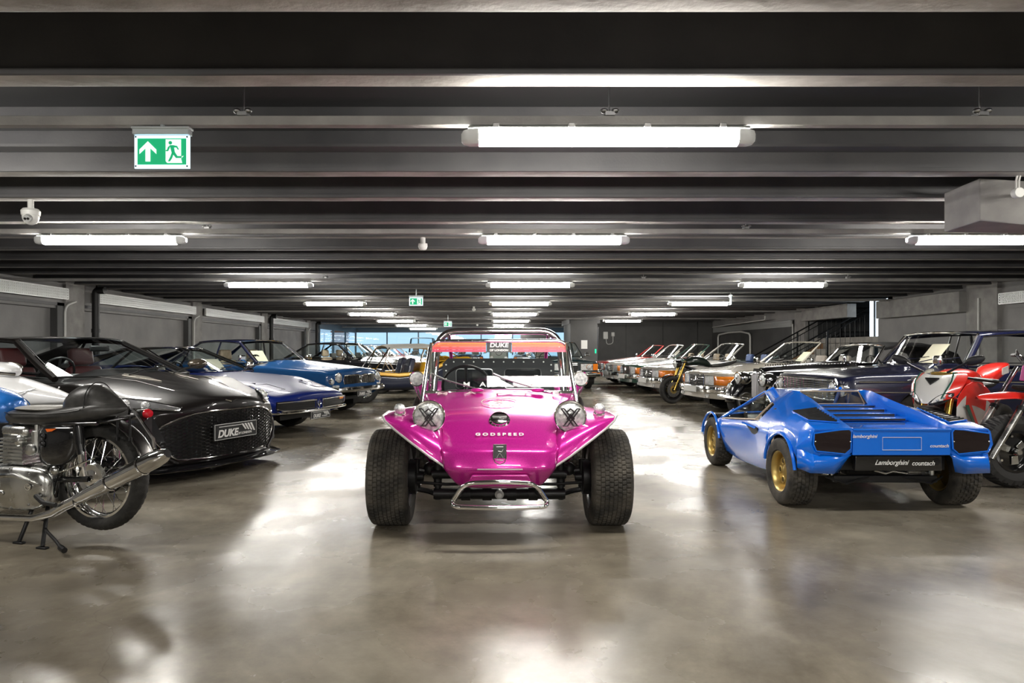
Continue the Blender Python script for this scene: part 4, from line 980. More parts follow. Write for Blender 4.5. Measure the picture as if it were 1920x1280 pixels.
# ---- upright dark saloons facing the camera in the aisle and at the back
def upright_saloon(loc, rz, lab, mat, name='upright_saloon', tall=0):
    S = dict(L=4.6, n=26, hw=[(0, .82), (.1, .86), (4.5, .86), (4.6, .82)], zt=[(0, .80), (.03, .84), (1.4, .93), (3.4, .93), (4.6, .84)], zs=[(0, .78), (.03, .81), (1.4, .86), (3.4, .88), (4.6, .8)],
             zb=[(0, .42), (.3, .3), (4.2, .28), (4.6, .4)], arch=[(.8, .37), (3.6, .37)], wz=.32, nb=.05, cabin=(1.6, 3.3), A=(1.5, .93, .72), B=(2.0, 1.36+tall, .58), C=(3.2, 1.37+tall, .57), D=(3.8, .95, .66), bow=.08, cf=.93, bp=.5)
    t = thing(name, lab, 'car', loc, rz); make_body(t, S, mat); greenhouse(t, S, mat, GLASS, CHROME); cabin(t, 1.6, .36, GREYL, z=.88)
    add_wheels(t, (.8, 3.6), .70, .32, .19, .2, 'cap', (STEEL, CHROME, BLACKP))
    g = patch(t, S, 'grille', (-.22, .22, .50, .78), BLACKP, .03, off=.01); outline(g, S, 'grille_surround', [(-.23, .49), (.23, .49), (.23, .80), (-.23, .80)], .014, CHROME, .016)
    mb = MB()
    for k in range(6): mb.tube([front_pos(S, y, .53+k*.045, .02) for y in (-.21, 0, .21)], .005, 5)
    mb.build('grille_bars', CHROME, g)
    for s in (-1, 1):
        h = patch(t, S, 'headlamp', (s*.32, s*.66, .56, .74), LENS, .02, off=.008); outline(h, S, 'lamp_bezel', [(s*.31, .55), (s*.67, .55), (s*.67, .75), (s*.31, .75)], .008, CHROME, .012)
        round_lamp(t, front_pos(S, s*.55, .65, .02), .075)
        patch(t, S, 'indicator', (s*.68, s*.82, .56, .74), ORANGE, .03, off=.008); mirror(t, (-1.75, s*.80, .92), s)
    MB().grid([[(x+dx, y, .44+z) for x, y in ((-.4, .89), (.0, .87), (.08, .6), (.10, 0), (.08, -.6), (.0, -.87), (-.4, -.89))] for z, dx in ((-.07, -.02), (-.05, .015), (0, .025), (.05, .015), (.07, -.02))]).build('bumper', CHROME, t)
    plate(t, S, .44, None, .14, .52, .11, WHITEP)
    return t
upright_saloon((2.10, 19.7, 0), R(-84), 'dark green-black saloon with rectangular lamps just right of the pink buggy', paint('teal_black', (.01, .025, .03)))
upright_saloon((-1.5, 35.6, 0), R(-90), 'dark blue saloon with orange indicators at the far end, left of the pair', NAVYC)
upright_saloon((1.75, 35.6, 0), R(-90), 'dark blue saloon with orange indicators at the far end, right of the pair', NAVYC)
# far left off-roader and a white van-like car
t = upright_saloon((-3.55, 35.0, 0), R(-80), 'dark green boxy off-roader by the rear windows', paint('olive', (.02, .035, .03)), 'boxy_off_roader', .38)
def plinth():
    t = thing('grey_van', 'small grey-green forward-control van at the far end between the two dark blue saloons', 'van', (.15, 36.6, 0))
    G = paint('grey_green', (.22, .25, .22)); MB().box((0, 1.6, .95), (1.0, 3.2, 1.5)).build('van_body', G, t, bevel=.12, bseg=4)
    MB().box((0, -.005, 1.33), (.9, .03, .4)).build('windscreen', GLASSD, t, bevel=.02)
    MB().tube([(.16*cos(k*pi/10), -.02, 1.0+.16*sin(k*pi/10)) for k in range(20)], .014, 6, closed=True).build('round_emblem', CHROME, t)
    for s in (-1, 1): round_lamp(t, (s*.38, -.01, .72), .09, (0, -1, 0)); MB().lathe([(-.09, .0), (-.09, .3), (.09, .3), (.09, 0)], (s*.45, .7, .3), (1, 0, 0), 24).build('tyre', RUBBER, t); MB().lathe([(-.09, .0), (-.09, .3), (.09, .3), (.09, 0)], (s*.45, 2.6, .3), (1, 0, 0), 24).build('tyre', RUBBER, t)
plinth()
t = thing('duct_hood', 'dark tapered ventilation hood hanging before the rear windows', 'duct', (1.85, 33.6, 1.5))
MB().box((0, 0, .25), (1.3, 1.0, .32), None, 1.0).build('hood_skirt', FACE, t); MB().box((0, 0, .70), (1.3, 1.0, .62), None, .6).build('hood_taper', FACE, t); MB().box((0, 0, 1.2), (.5, .5, .46)).build('duct', FACE, t)
# ---------------------------------------------------------------- pink beach buggy (hero), origin at the front axle
PINK = paint('magenta_flake', (.46, .002, .235), .6, .28, .35)
PINKE = pm('pale_edge', (.75, .72, .72), .25, .5)
def buggy(loc, rz):
    t = thing('beach_buggy', 'metallic magenta beach buggy facing the camera in the middle of the aisle', 'car', loc, rz)
    def smooth_grid(rows, name, mat, n=3, mirror=False, solid=.008, sub=2, crease=None, label=None):
        mb = MB(); mb.grid(rows)
        if mirror: mb.v = [(x, -y, z) for x, y, z in mb.v]
        o = mb.build(name, mat, t, smooth=180, weld=True, label=label)
        if crease:
            cr = o.data.attributes.new('crease_edge', 'FLOAT', 'EDGE')
            for e in o.data.edges:
                a, b = [o.data.vertices[i].co for i in e.vertices]; cr.data[e.index].value = crease(a, b)
        md = o.modifiers.new('sub', 'SUBSURF'); md.levels = md.render_levels = sub
        if solid: md = o.modifiers.new('solid', 'SOLIDIFY'); md.thickness = solid; md.offset = -1
        return o
    # bonnet: rows from under-nose to cowl; x forward
    full = lambda r: [(x, y, z) for x, y, z in r]+[(x, -y, z) for x, y, z in r[::-1][1:]]
    bon = [[(.44, .255, .335), (.46, .20, .330), (.47, .10, .328), (.47, 0, .328)],
           [(.50, .325, .443), (.55, .27, .440), (.57, .14, .440), (.575, 0, .440)],
           [(.505, .330, .455), (.555, .275, .455), (.575, .14, .455), (.58, 0, .455)],
           [(.47, .345, .545), (.515, .285, .550), (.545, .14, .555), (.55, 0, .556)],
           [(.455, .350, .560), (.50, .29, .565), (.53, .14, .570), (.535, 0, .571)],
           [(.18, .365, .690), (.19, .33, .700), (.20, .17, .712), (.20, 0, .715)],
           [(.12, .380, .710), (.13, .34, .722), (.14, .17, .733), (.14, 0, .736)],
           [(-.38, .525, .815), (-.37, .44, .832), (-.36, .22, .846), (-.36, 0, .850)],
           [(-.50, .545, .825), (-.48, .46, .850), (-.46, .22, .862), (-.46, 0, .866)]]
    smooth_grid([full(r) for r in bon], 'bonnet', PINK, solid=.01)
    # number panel recess under the nose
    MB().prism([(.53, -.20, .352), (.53, .20, .352), (.56, .16, .425), (.56, -.16, .425)], (.012, 0, 0)).build('nose_panel', PINK, t, bevel=.006)
    MB().tube([(.60, -.13, .462), (.60, .13, .462)], .004, 6).build('nose_moulding', PINKE, t)
    # flared front wings
    wing = [[(.475, .315, .452), (.46, .42, .518), (.42, .54, .600), (.36, .64, .665), (.31, .705, .712)],
            [(.47, .325, .50), (.45, .44, .575), (.41, .55, .655), (.35, .65, .705), (.30, .715, .728)],
            [(.44, .340, .58), (.42, .46, .650), (.38, .56, .705), (.32, .66, .730), (.27, .725, .738)],
            [(.28, .358, .665), (.26, .47, .715), (.23, .57, .740), (.18, .665, .748), (.15, .730, .740)],
            [(0, .40, .725), (0, .50, .755), (0, .59, .768), (0, .67, .765), (0, .728, .745)],
            [(-.25, .47, .775), (-.25, .53, .775), (-.24, .60, .765), (-.23, .665, .74), (-.22, .708, .71)],
            [(-.45, .535, .80), (-.43, .57, .755), (-.41, .61, .70), (-.40, .65, .655), (-.40, .68, .62)],
            [(-.60, .555, .72), (-.56, .58, .66), (-.53, .61, .60), (-.51, .63, .55), (-.50, .645, .52)]]
    for m in (False, True):
        s = -1 if m else 1
        smooth_grid(wing, 'front_wing', PINK, mirror=m, solid=.01)
        edge = [r[0] for r in wing[1::-1]]+wing[0][1:]+[r[-1] for r in wing[1:]]
        edge = [Vector((x+.004, s*y, z-.002)) for x, y, z in [wing[0][0], wing[0][1], wing[0][2], wing[0][3], wing[0][4]]+[r[-1] for r in wing[1:7]]]
        MB().tube(edge, .007, 8).build('wing_edge_trim', PINKE, t)
        # indicator pod
        o = MB().lathe([(-.02, .036), (0, .036), (.012, .030)], (.22, s*.625, .755), (.2, 0, 1), 20).build('indicator_base', CHROME, t)
        MB().ell((.235, s*.625, .778), (.042, .037, .034), 16, 8).build('indicator_lens', LENS, o)
        # headlamp
        c = Vector((.33, s*.432, .738)); d = Vector((1, 0, .02))
        o = MB().lathe([(-.13, .02), (-.11, .055), (-.06, .088), (-.01, .100), (.010, .102), (.016, .098), (.014, .090), (.004, .086)], c, d, 36).build('headlamp', CHROME, t)
        MB().lathe([(.004, .089), (.014, .075), (.024, .045), (.028, 0)], c, d, 32).build('lens', LENS, o)
        MB().cyl(c+Vector((-.05, 0, -.08)), c+Vector((-.07, 0, -.17)), .016).build('lamp_stalk', CHROME, o)
        mb = MB(); X = c.x+.034; q = .052
        Z = lambda y, z: (X, c.y+y*q, c.z+z*q)
        for a, b in (((-1.1, 1), (.35, -1)), ((-.35, -1), (1.1, 1)), ((-.75, 1), (.8, -1)), ((-.8, -1), (.75, 1)), ((-.5, .55), (0, 1.0)), ((0, 1.0), (.5, .55)), ((-.45, -.25), (0, .35)), ((0, .35), (.45, -.25)), ((-1.15, 1), (-.75, 1)), ((.75, 1), (1.15, 1)), ((-.95, -1), (-.3, -1)), ((.3, -1), (.95, -1))): mb.cyl(Z(*a), Z(*b), .0042, n=5)
        mb.build('crossed_tape', BLACKP, o)
        # front tyres with real tread, inner rim and brake
        ty = wheel(t, 0, s*.705, .312, .262, .19, 'phone', (pm('rim_silver', (.4, .4, .4), .3, .9), CHROME, BLACKP), blocks=64, grooves=7, tyremat=TREAD)
        MB().lathe([(-s*.01, .08), (-s*.01, .115), (-s*.055, .115), (-s*.06, .03), (-s*.10, .03)], (0, s*.60, .312), (0, 1, 0), 24).build('brake_drum', BLACKM, ty, loc=(0, -s*.705, -.312))
        wheel(t, -1.98, s*.66, .355, .27, .19, 'phone', (pm('rim_silver', (.4, .4, .4), .3, .9), CHROME, BLACKP), blocks=40, grooves=6, tyremat=TREAD)
        # suspension: trailing arms, damper, tie rods
        mb = MB()
        mb.tube([(.03, s*.18, .335), (.03, s*.42, .335), (.03, s*.44, .33)], .03, 12); mb.tube([(.03, s*.42, .335), (-.01, s*.47, .345), (0, s*.565, .36)], .016, 8)
        mb.build('upper_arm', BLACKM, t)
        mb = MB(); mb.tube([(.03, s*.42, .205), (.0, s*.47, .215), (0, s*.57, .235)], .018, 8).cyl((0, s*.52, .27), (0, s*.585, .27), .026); mb.build('lower_arm', BLACKM, t)
        MB().cyl((0, s*.545, .22), (0, s*.545, .43), .020).cyl((0, s*.545, .42), (0, s*.60, .34), .022).box((0, s*.58, .33), (.08, .05, .16)).build('stub_axle', BLACKM, t, bevel=.004)
        MB().cyl((.02, s*.405, .165), (.02, s*.40, .59), .020).cyl((.02, s*.405, .25), (.02, s*.40, .42), .028).lathe([(0, .028), (.015, .034), (.03, .028)], (.02, s*.405, .30), (0, 0, 1), 16).build('damper', BLACKM, t)
        MB().tube([(.05, s*.10, .275), (.05, s*.35, .27), (.03, s*.55, .28)], .010, 8).build('tie_rod', BLACKM, t)
        MB().tube([(0, s*.30, .42), (.02, s*.44, .38), (0, s*.52, .30), (0, s*.56, .35)], .006, 6).build('brake_hose', BLACKP, t)
        MB().ell((-.02, s*.46, .36), (.045, .045, .045), 16, 8).build('bump_stop', BLACKP, t)
    MB().tube([(.03, -.43, .205), (.03, .43, .205)], .036, 14).build('beam_tube', BLACKM, t); MB().tube([(.03, -.43, .335), (.03, .43, .335)], .032, 14).build('beam_tube', BLACKM, t)
    for y in (-.22, -.08, .08, .22): MB().lathe([(-.03, .037), (-.03, .045), (.03, .045), (.03, .037)], (.03, y, .205), (0, 1, 0), 16).build('beam_clamp', BLACKM, t)
    MB().cyl((.07, .0, .205), (.09, 0, .205), .016, n=8).cyl((.04, 0, .21), (.07, 0, .205), .03).build('grease_nipple', STEEL, t)
    # tubular front bumper
    P = arcpts([(.60, -.275, .275), (.66, -.20, .395), (.68, 0, .407), (.66, .20, .395), (.60, .275, .275), (.67, .255, .262), (.68, 0, .258), (.67, -.255, .262)], .06, 6, True)
    MB().tube(P, .0135, 12, closed=True).build('front_bumper', CHROME, t)
    for s in (-1, 1): MB().cyl((.60, s*.262, .29), (.03, s*.24, .22), .014).build('bumper_mount', BLACKM, t)
    # fuel cap, badge, lettering
    n = Vector((.8, 0, 1)).normalized(); c = Vector((.235, .0, .700))
    o = MB().lathe([(-.02, .06), (0, .064), (.012, .066), (.016, .057), (.030, .057), (.036, .048), (.038, 0)], c, n, 40).build('fuel_cap', CHROME, t)
    for k in range(14): a = 2*pi*k/14; p = c+n*.014+Vector((.061*cos(a)*.78, .061*sin(a), -.061*cos(a)*.62)); MB().ell(p, (.006, .006, .006), 6, 4).build('cap_bolt', STEEL, o)
    MB().box(c+n*.040, (.012, .09, .006), Matrix.Rotation(R(39), 3, 'Y')).build('cap_grip', STEEL, o, bevel=.002)
    tl = lambda x, z, y=0, tilt=64: face_x((x, y, z), R(tilt))
    text('GODSPEED', 'bonnet_lettering', .042, WHITEINK, t, face_x((.40, 0, .638), R(66)), .0015, 0, .0012, 1, sp=1.55)
    sh = [(-.038, .06), (.038, .06), (.038, -.02), (.028, -.048), (0, -.062), (-.028, -.048), (-.038, -.02)]
    fx = lambda z: (.578-.35*max(0, z-.455)+(-.9*max(0, z-.56)))
    o = MB().prism([(.535-.15*(z), y, .535+z*.95) for y, z in sh], (.02, 0, .006)).build('shield_badge', pm('badge_black', (.01, .011, .012), .3, .1), t, bevel=.003)
    MB().tube([(.558-.15*z, y*.97, .541+z*.95) for y, z in sh], .0032, 6, closed=True).build('badge_rim', CHROME, o)
    mb = MB()
    for a, b in (((-.018, -.02), (0, .01)), ((0, .01), (.02, -.02)), ((-.01, .02), (.012, .015)), ((.012, .015), (.02, .03)), ((-.02, -.03), (.02, -.032)), ((-.02, .044), (.02, .044))): mb.cyl((.563-.15*a[1], a[0], .541+a[1]), (.563-.15*b[1], b[0], .541+b[1]), .003, n=5)
    mb.build('badge_relief', STEEL, o)
    # bonnet roundel decal
    z0 = lambda x: lerp(.736, .850, (.14-x)/.5)+.006
    PALE = pm('decal_and_reflection', (.72, .52, .55), .4)  # roundel decal colour, also used for the painted letter reflection
    o = MB().tube([(-.10+.09*sin(k*pi/20), .120*cos(k*pi/20), z0(-.10+.09*sin(k*pi/20))) for k in range(40)], .004, 4, closed=True).build('roundel', PALE, t)
    mb = MB()
    for a, b in (((-1, .9), (.2, -1)), ((-.2, -1), (1, .9)), ((-.6, .9), (.6, -1)), ((-.6, -1), (.6, .9)), ((-1.3, 0), (-.6, 0)), ((.6, 0), (1.3, 0)), ((0, 1), (-.5, .2)), ((0, 1), (.5, .2))):
        q = [Vector((-.10-p[1]*.035, p[0]*.042, z0(-.10-p[1]*.035))) for p in (a, b)]; mb.cyl(q[0], q[1], .0028, n=4)
    mb.build('roundel_cross', PALE, o)
    for i, ch in enumerate('MALLE'):  # pale copies of the screen letters, their reflection painted onto the bonnet
        y = -.40+.20*i; text(ch, 'letter_reflection', .085, PALE, t, face_x((-.315, y, .846-.05*(abs(y)**2)), R(77)), .0012, 0, .0006, 1.25)
    # windscreen
    base = Vector((-.42, 0, .845)); tp = Vector((-.587, 0, 1.212)); hw0, hw1 = .545, .505
    fr = arcpts([(base.x+.05, -.555, .74), (base.x, -hw0, .845), (tp.x, -hw1, tp.z), (tp.x, hw1, tp.z), (base.x, hw0, .845), (base.x+.05, .555, .74)], .085, 8)
    MB().tube(fr, .016, 12).build('windscreen_frame', CHROME, t); MB().box((base.x+.012, 0, .842), (.02, 1.07, .026)).build('lower_rail', CHROME, t, bevel=.005)
    gl = lambda y, q: (lerp(base.x, tp.x, q)-.002, y, lerp(.845, tp.z, q))
    MB().grid([[gl(y*lerp(hw0, hw1, q), q) for y in (-1, -.5, 0, .5, 1)] for q in (0, .8)]+[[gl(y*lerp(hw0, hw1, .985), .985) for y in (-.93, -.5, 0, .5, .93)]]).build('windscreen', GLASS, t)
    cols = [(.80, .28, .08), (.80, .18, .09), (.75, .10, .11), (.65, .07, .14)]
    for k, c_ in enumerate(cols):
        q1, q0 = .985-k*.052, .985-(k+1)*.052+.004; w_ = lambda q: lerp(hw0, hw1, q)-(.045 if q > .95 else .016)
        for a, b in ((-1, -.097), (.097, 1)):
            mb = MB(); mb.face([mb.vert(Vector(gl(y, q))+Vector((.0035, 0, 0))) for y, q in ((a*w_(q0) if a == -1 else a, q0), (b*w_(q0) if b == 1 else b, q0), (b*w_(q1) if b == 1 else b, q1), (a*w_(q1) if a == -1 else a, q1))])
            mb.build('sun_strip', pm('strip_%d' % k, c_, .35), t, smooth=0)
    pb = Vector(gl(0, .875))+Vector((.004, 0, 0)); mb = MB(); mb.face([mb.vert(Vector(gl(y, q))+Vector((.003, 0, 0))) for y, q in ((-.092, .775), (.092, .775), (.092, .982), (-.092, .982))]); mb.build('banner_panel', PLATE, t, smooth=0)
    yawt = R(-20.7)
    text('DUKE', 'banner_lettering', .046, WHITEINK, t, face_x(Vector(gl(0, .915))+Vector((.006, 0, 0)), R(24)), .0005, .1, .0015, 1.15)
    text('OF LONDON', 'banner_small_lettering', .022, WHITEINK, t, face_x(Vector(gl(0, .815))+Vector((.006, 0, 0)), R(24)), .0005, 0, .0008, 1.05)
    for i, ch in enumerate('MALLE'): text(ch, 'screen_letter', .050, WHITEINK, t, face_x(Vector(gl(-.235+.117*i, .14))+Vector((.005, 0, 0)), R(24)), .0008, 0, .0005, 1.35)
    mb = MB()
    for k in range(9): mb.cyl((tp.x+.01, -.4+.1*k, tp.z+.004), (tp.x+.018, -.4+.1*k, tp.z+.004), .004, n=6)
    mb.build('frame_rivet', STEEL, t)
    for y, e in ((-.155, -.47), (.275, -.02)):
        o = MB().ell((-.345, y, .862), (.03, .05, .014), 12, 6).build('wiper_boot', PINK, t)
        MB().tube([(-.345, y, .87), (-.40, lerp(y, e, .5)+.02, .905), (-.455, lerp(y, e, .9), .945)], .005, 6).cyl((-.44, e+.12, .915), (-.475, e-.02, .975), .0055, n=6).build('wiper_arm', STEEL, o)
    # roll bar and tub
    P = arcpts([(-1.18, -.56, .55), (-1.28, -.51, 1.305), (-1.28, .51, 1.305), (-1.18, .56, .55)], .17, 10)
    MB().tube(P, .029, 14).build('roll_bar', CHROME, t)
    for s in (-1, 1): MB().tube([(-1.26, s*.42, 1.28), (-2.0, s*.40, .62)], .016, 10).build('roll_bar_stay', CHROME, t); MB().tube([(-.55, s*.50, 1.20), (-.60, s*.52, .70)], .012, 8).build('screen_stay', CHROME, t)
    tub = [[(-.48, .52, .81), (-.50, .60, .66), (-.52, .585, .42), (-.52, .50, .30)], [(-.75, .535, .66), (-.75, .61, .58), (-.75, .60, .40), (-.75, .50, .29)], [(-1.10, .54, .66), (-1.10, .62, .58), (-1.10, .60, .42), (-1.10, .50, .29)],
           [(-1.42, .52, .78), (-1.40, .66, .77), (-1.42, .60, .55), (-1.42, .50, .36)], [(-1.65, .48, .84), (-1.62, .76, .86), (-1.68, .80, .80), (-1.66, .60, .62)], [(-1.98, .44, .86), (-1.98, .80, .90), (-1.98, .84, .83), (-1.98, .62, .72)],
           [(-2.30, .42, .82), (-2.32, .76, .82), (-2.34, .80, .73), (-2.30, .6, .64)], [(-2.55, .38, .74), (-2.58, .68, .68), (-2.58, .72, .58), (-2.55, .55, .52)]]
    for m in (False, True): smooth_grid(tub, 'side_panel', PINK, mirror=m)
    MB().grid([[(x, y, z) for y in (-.46, -.2, 0, .2, .46)] for x, z in ((-1.5, .80), (-2.0, .86), (-2.55, .72), (-2.6, .5))]).build('rear_deck', PINK, t, solid=.01)
    MB().box((-1.0, 0, .29), (1.3, 1.05, .03)).build('floor_pan', BLACKP, t); MB().box((-1.7, 0, .26), (2.0, .22, .10)).build('backbone', BLACKM, t, bevel=.01)
    MB().box((-2.1, 0, .35), (.6, .5, .3)).build('engine', BLACKM, t, bevel=.05)
    # black rear screen with studs and two windows
    o = MB().prism([(-1.30, -.47, .80), (-1.30, .47, .80), (-1.30, .475, 1.03), (-1.30, .43, 1.075), (-1.30, -.43, 1.075), (-1.30, -.475, 1.03)], (-.012, 0, 0)).build('rear_curtain', pm('black_vinyl', (.02, .022, .025), .5), t)
    mb = MB(); 
    for k in range(10): mb.ell((-1.292, -.38+k*.0845, 1.045), (.004, .007, .007), 8, 5)
    for s in (-1, 1):
        for z in (1.02, .97, .90): mb.ell((-1.292, s*.445, z), (.004, .007, .007), 8, 5)
    mb.build('curtain_stud', WHITEP, o)['kind'] = 'stuff'
    for s in (-1, 1): MB().tube(arcpts([(-1.290, s*.05, .82), (-1.290, s*.36, .82), (-1.290, s*.36, .985), (-1.290, s*.05, .985)], .03, 4, True), .004, 5, closed=True).build('window_seam', STEEL, o); MB().box((-1.293, s*.205, .90), (.006, .30, .155)).build('curtain_window', pm('dark_perspex', (.01, .012, .014), .1, coat=1), o, bevel=.002)
    for s in (-1, 1): seat(t, -1.02, s*.27, pm('grey_vinyl', (.25, .25, .25), .45), z=.28, h=.42, head=False, w=.42)
    MB().box((-.56, 0, .775), (.10, 1.0, .10)).build('dashboard', pm('silver_dash', (.6, .6, .58), .3, .6), t, bevel=.03)
    c = Vector((-.78, -.25, .865)); ax = Vector((-.85, 0, .5)).normalized(); u = Vector((0, 1, 0)); v = ax.cross(u)
    mb = MB(); mb.tube([c+u*.185*cos(2*pi*k/28)+v*.185*sin(2*pi*k/28) for k in range(28)], .011, 8, closed=True)
    for k in range(3): mb.cyl(c, c+u*.18*cos(k*2*pi/3+.52)+v*.18*sin(k*2*pi/3+.52), .012, n=6)
    mb.cyl(c, c-ax*.25, .018, n=8); mb.build('steering_wheel', BLACKM, t)
    for s in (-1, 1):
        c = Vector((-1.0, s*.66, .915)); o = MB().lathe([(-.05, .02), (-.035, .055), (0, .064), (.006, .062), (.002, .054)], c, (1, 0, 0), 24).build('side_mirror', CHROME, t)
        MB().lathe([(.002, .056), (.004, 0)], c, (1, 0, 0), 20).build('mirror_face', LENS, o); MB().tube([c+Vector((-.01, 0, -.06)), c+Vector((-.02, -s*.02, -.14)), c+Vector((.03, -s*.09, -.24))], .008, 6).build('mirror_stalk', CHROME, o)
    return t
buggy((.022, 4.58, 0), R(-90))
# ---------------------------------------------------------------- blue wedge supercar, three quarter scale, origin on the ground under the tail
CBLUE = paint('bright_blue', (.002, .165, .80), 0, .25)
CBLUE.node_tree.nodes['Principled BSDF'].inputs['Specular IOR Level'].default_value = .5
def wedge_car(loc, rz):
    t = thing('wedge_supercar', 'bright blue angular wedge-shaped small supercar seen from behind with gold wheels', 'car', loc, rz)
    AX0, AX1, WR = .41, 2.18, .247
    #        x     sill      mid         max          shoulder     seam         ridge        valley       centre
    ST = [(0.00, (.56, .43), (.60, .45), (.625, .50), (.612, .575), (.595, .605), (.345, .612), (.338, .597), (0, .597)),
          (0.14, (.60, .30), (.645, .36), (.668, .46), (.640, .575), (.590, .635), (.338, .645), (.330, .603), (0, .603)),
          (0.41, (.61, .30), (.655, .36), (.678, .47), (.640, .595), (.570, .668), (.325, .705), (.315, .612), (0, .612)),
          (0.70, (.60, .22), (.640, .33), (.662, .46), (.622, .585), (.520, .668), (.300, .765), (.290, .625), (0, .625)),
          (0.93, (.575, .17), (.610, .30), (.635, .45), (.600, .565), (.475, .680), (.300, .808), (.265, .700), (0, .700)),
          (1.04, (.565, .16), (.600, .29), (.622, .44), (.590, .555), (.455, .690), (.300, .812), (.25, .806), (0, .812)),
          (1.45, (.560, .15), (.595, .28), (.615, .43), (.590, .535), (.365, .772), (.290, .802), (.2, .806), (0, .808)),
          (1.62, (.562, .15), (.597, .28), (.618, .42), (.592, .520), (.41, .705), (.30, .735), (.2, .740), (0, .742)),
          (1.90, (.568, .18), (.606, .29), (.628, .40), (.600, .495), (.50, .59), (.30, .610), (.2, .612), (0, .612)),
          (2.18, (.575, .24), (.618, .31), (.640, .38), (.610, .455), (.54, .480), (.30, .500), (.2, .505), (0, .508)),
          (2.60, (.56, .20), (.600, .27), (.615, .33), (.580, .385), (.50, .395), (.30, .400), (.2, .402), (0, .402)),
          (2.96, (.45, .20), (.48, .22), (.49, .25), (.46, .275), (.42, .28), (.30, .282), (.2, .283), (0, .283))]
    def sec(x):
        for i in range(len(ST)-1):
            if ST[i][0] <= x <= ST[i+1][0]: break
        q = (x-ST[i][0])/(ST[i+1][0]-ST[i][0]); p = [(lerp(a[0], b[0], q), lerp(a[1], b[1], q)) for a, b in zip(ST[i][1:], ST[i+1][1:])]
        zb = p[0][1]
        for a, r in ((AX0, .275), (AX1, .270)):
            d = abs(x-a)
            if d < r: zb = max(zb, WR+.01+sqrt(r*r-d*d)*.98)
        if zb > p[0][1]:
            zt = p[3][1]; zb = min(zb, zt-.03)
            for k in range(3):
                z = lerp(zb, zt, k/3); 
                full = p[:4]; y = full[0][0]
                for (ya, za), (yb, z2) in zip(full, full[1:]):
                    if za <= z <= z2: y = lerp(ya, yb, (z-za)/(z2-za))
                p[k] = (y, z)
        return p
    xs = set(s[0] for s in ST)
    for a, r in ((AX0, .275), (AX1, .270)):
        for k in range(17): xs.add(max(0, a+r*cos(pi*k/16)))
    xs = sorted(xs); mb = MB(); S_ = [sec(x) for x in xs]; ids = [[mb.vert((x, y, z)) for y, z in s] for x, s in zip(xs, S_)]
    for i in range(len(xs)-1):
        xm = (xs[i]+xs[i+1])/2
        for j in range(7):
            if 1.04 < xm < 1.90 and j == 3: continue      # side glass opening
            if 1.45 < xm < 2.10 and j >= 4: continue      # windscreen opening
            if .93 < xm < 1.04 and j == 6: continue       # rear window slot
            mb.face((ids[i][j], ids[i][j+1], ids[i+1][j+1], ids[i+1][j]))
    mb.mirror(); o = outward(mb.build('body', CBLUE, t, smooth=47, weld=True))
    md = o.modifiers.new('solid', 'SOLIDIFY'); md.thickness = .012; md.offset = -1
    md = o.modifiers.new('bevel', 'BEVEL'); md.width = .007; md.segments = 2; md.limit_method = 'ANGLE'; md.angle_limit = R(45)
    # tail: centre panel, lamp surrounds, skirts
    MB().prism([(0, -.335, .425), (0, .335, .425), (0, .335, .598), (0, -.335, .598)], (.02, 0, 0)).build('tail_panel', CBLUE, t, bevel=.005)
    MB().tube([(-.002, y, .600) for y in (-.335, 0, .335)], .008, 8).build('tail_lip', CBLUE, t)
    for s in (-1, 1):
        lp = [(.345, .585), (.35, .47), (.39, .435), (.585, .455), (.605, .50), (.600, .575), (.42, .600), (.36, .603)]
        fr = [(.325, .612), (.325, .455), (.36, .415), (.60, .432), (.628, .49), (.618, .592), (.42, .616)]
        MB().prism([(.012, s*y, z) for y, z in fr], (.03, 0, 0)).build('lamp_surround', CBLUE, t, bevel=.004)
        o = MB().prism([(-.004, s*y, z) for y, z in lp], (.02, 0, 0)).build('tail_lamp', SMOKE, t, bevel=.004)
        MB().tube([(.0, s*y, z) for y, z in lp], .006, 6, closed=True).build('lamp_rim', CBLUE, o)
        for y in (.355, .595): MB().ell((-.006, s*y, .52), (.004, .006, .006), 8, 5).build('screw', CHROME, o)
        # skirt below the lamp: flared shelf
        sk = MB(); A = [(.01, .335, .43), (.01, .47, .425), (.02, .60, .44), (.12, .665, .45)]; B = [(.02, .36, .40), (.0, .47, .36), (-.005, .60, .36), (.10, .675, .38)]; C_ = [(.06, .405, .30), (.03, .45, .292), (.02, .62, .30), (.12, .665, .32)]
        sk.grid([[(x, s*y, z) for x, y, z in r] for r in (A, B, C_)]); sk.build('rear_skirt', CBLUE, t, solid=.012, smooth=40)
        # wheel arch lips
        for a, r, yy in ((AX0, .275, .668), (AX1, .270, .630)):
            P = [(a+r*cos(pi*k/20), s*(yy+.006-.03*max(0, sin(pi*k/20)-.6)), WR+.01+r*.98*sin(pi*k/20)) for k in range(1, 20)]; P = [(x, y, z) for x, y, z in P if x > .1 and z > .29]
            MB().tube(P, .012, 8).build('arch_lip', CBLUE, t)
            MB().grid([[(a+r*cos(pi*k/16), s*y2, WR+.01+r*.97*sin(pi*k/16)) for k in ((range(-1, 13) if a == AX0 else range(-1, 18)) if True else ())] for y2 in (yy-.03, .34)]).build('wheel_well', BLACKP, t, smooth=0)
            MB().box((a+.04, s*.33, WR+.17), (r*1.5, .012, .24)).build('well_wall', BLACKP, t, smooth=0)
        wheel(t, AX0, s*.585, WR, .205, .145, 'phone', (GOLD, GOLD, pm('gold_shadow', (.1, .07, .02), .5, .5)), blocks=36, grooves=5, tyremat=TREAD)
        wheel(t, AX1, s*.555, WR-.008, .165, .145, 'phone', (GOLD, GOLD, pm('gold_shadow', (.1, .07, .02), .5, .5)), blocks=36, grooves=4, tyremat=TREAD)
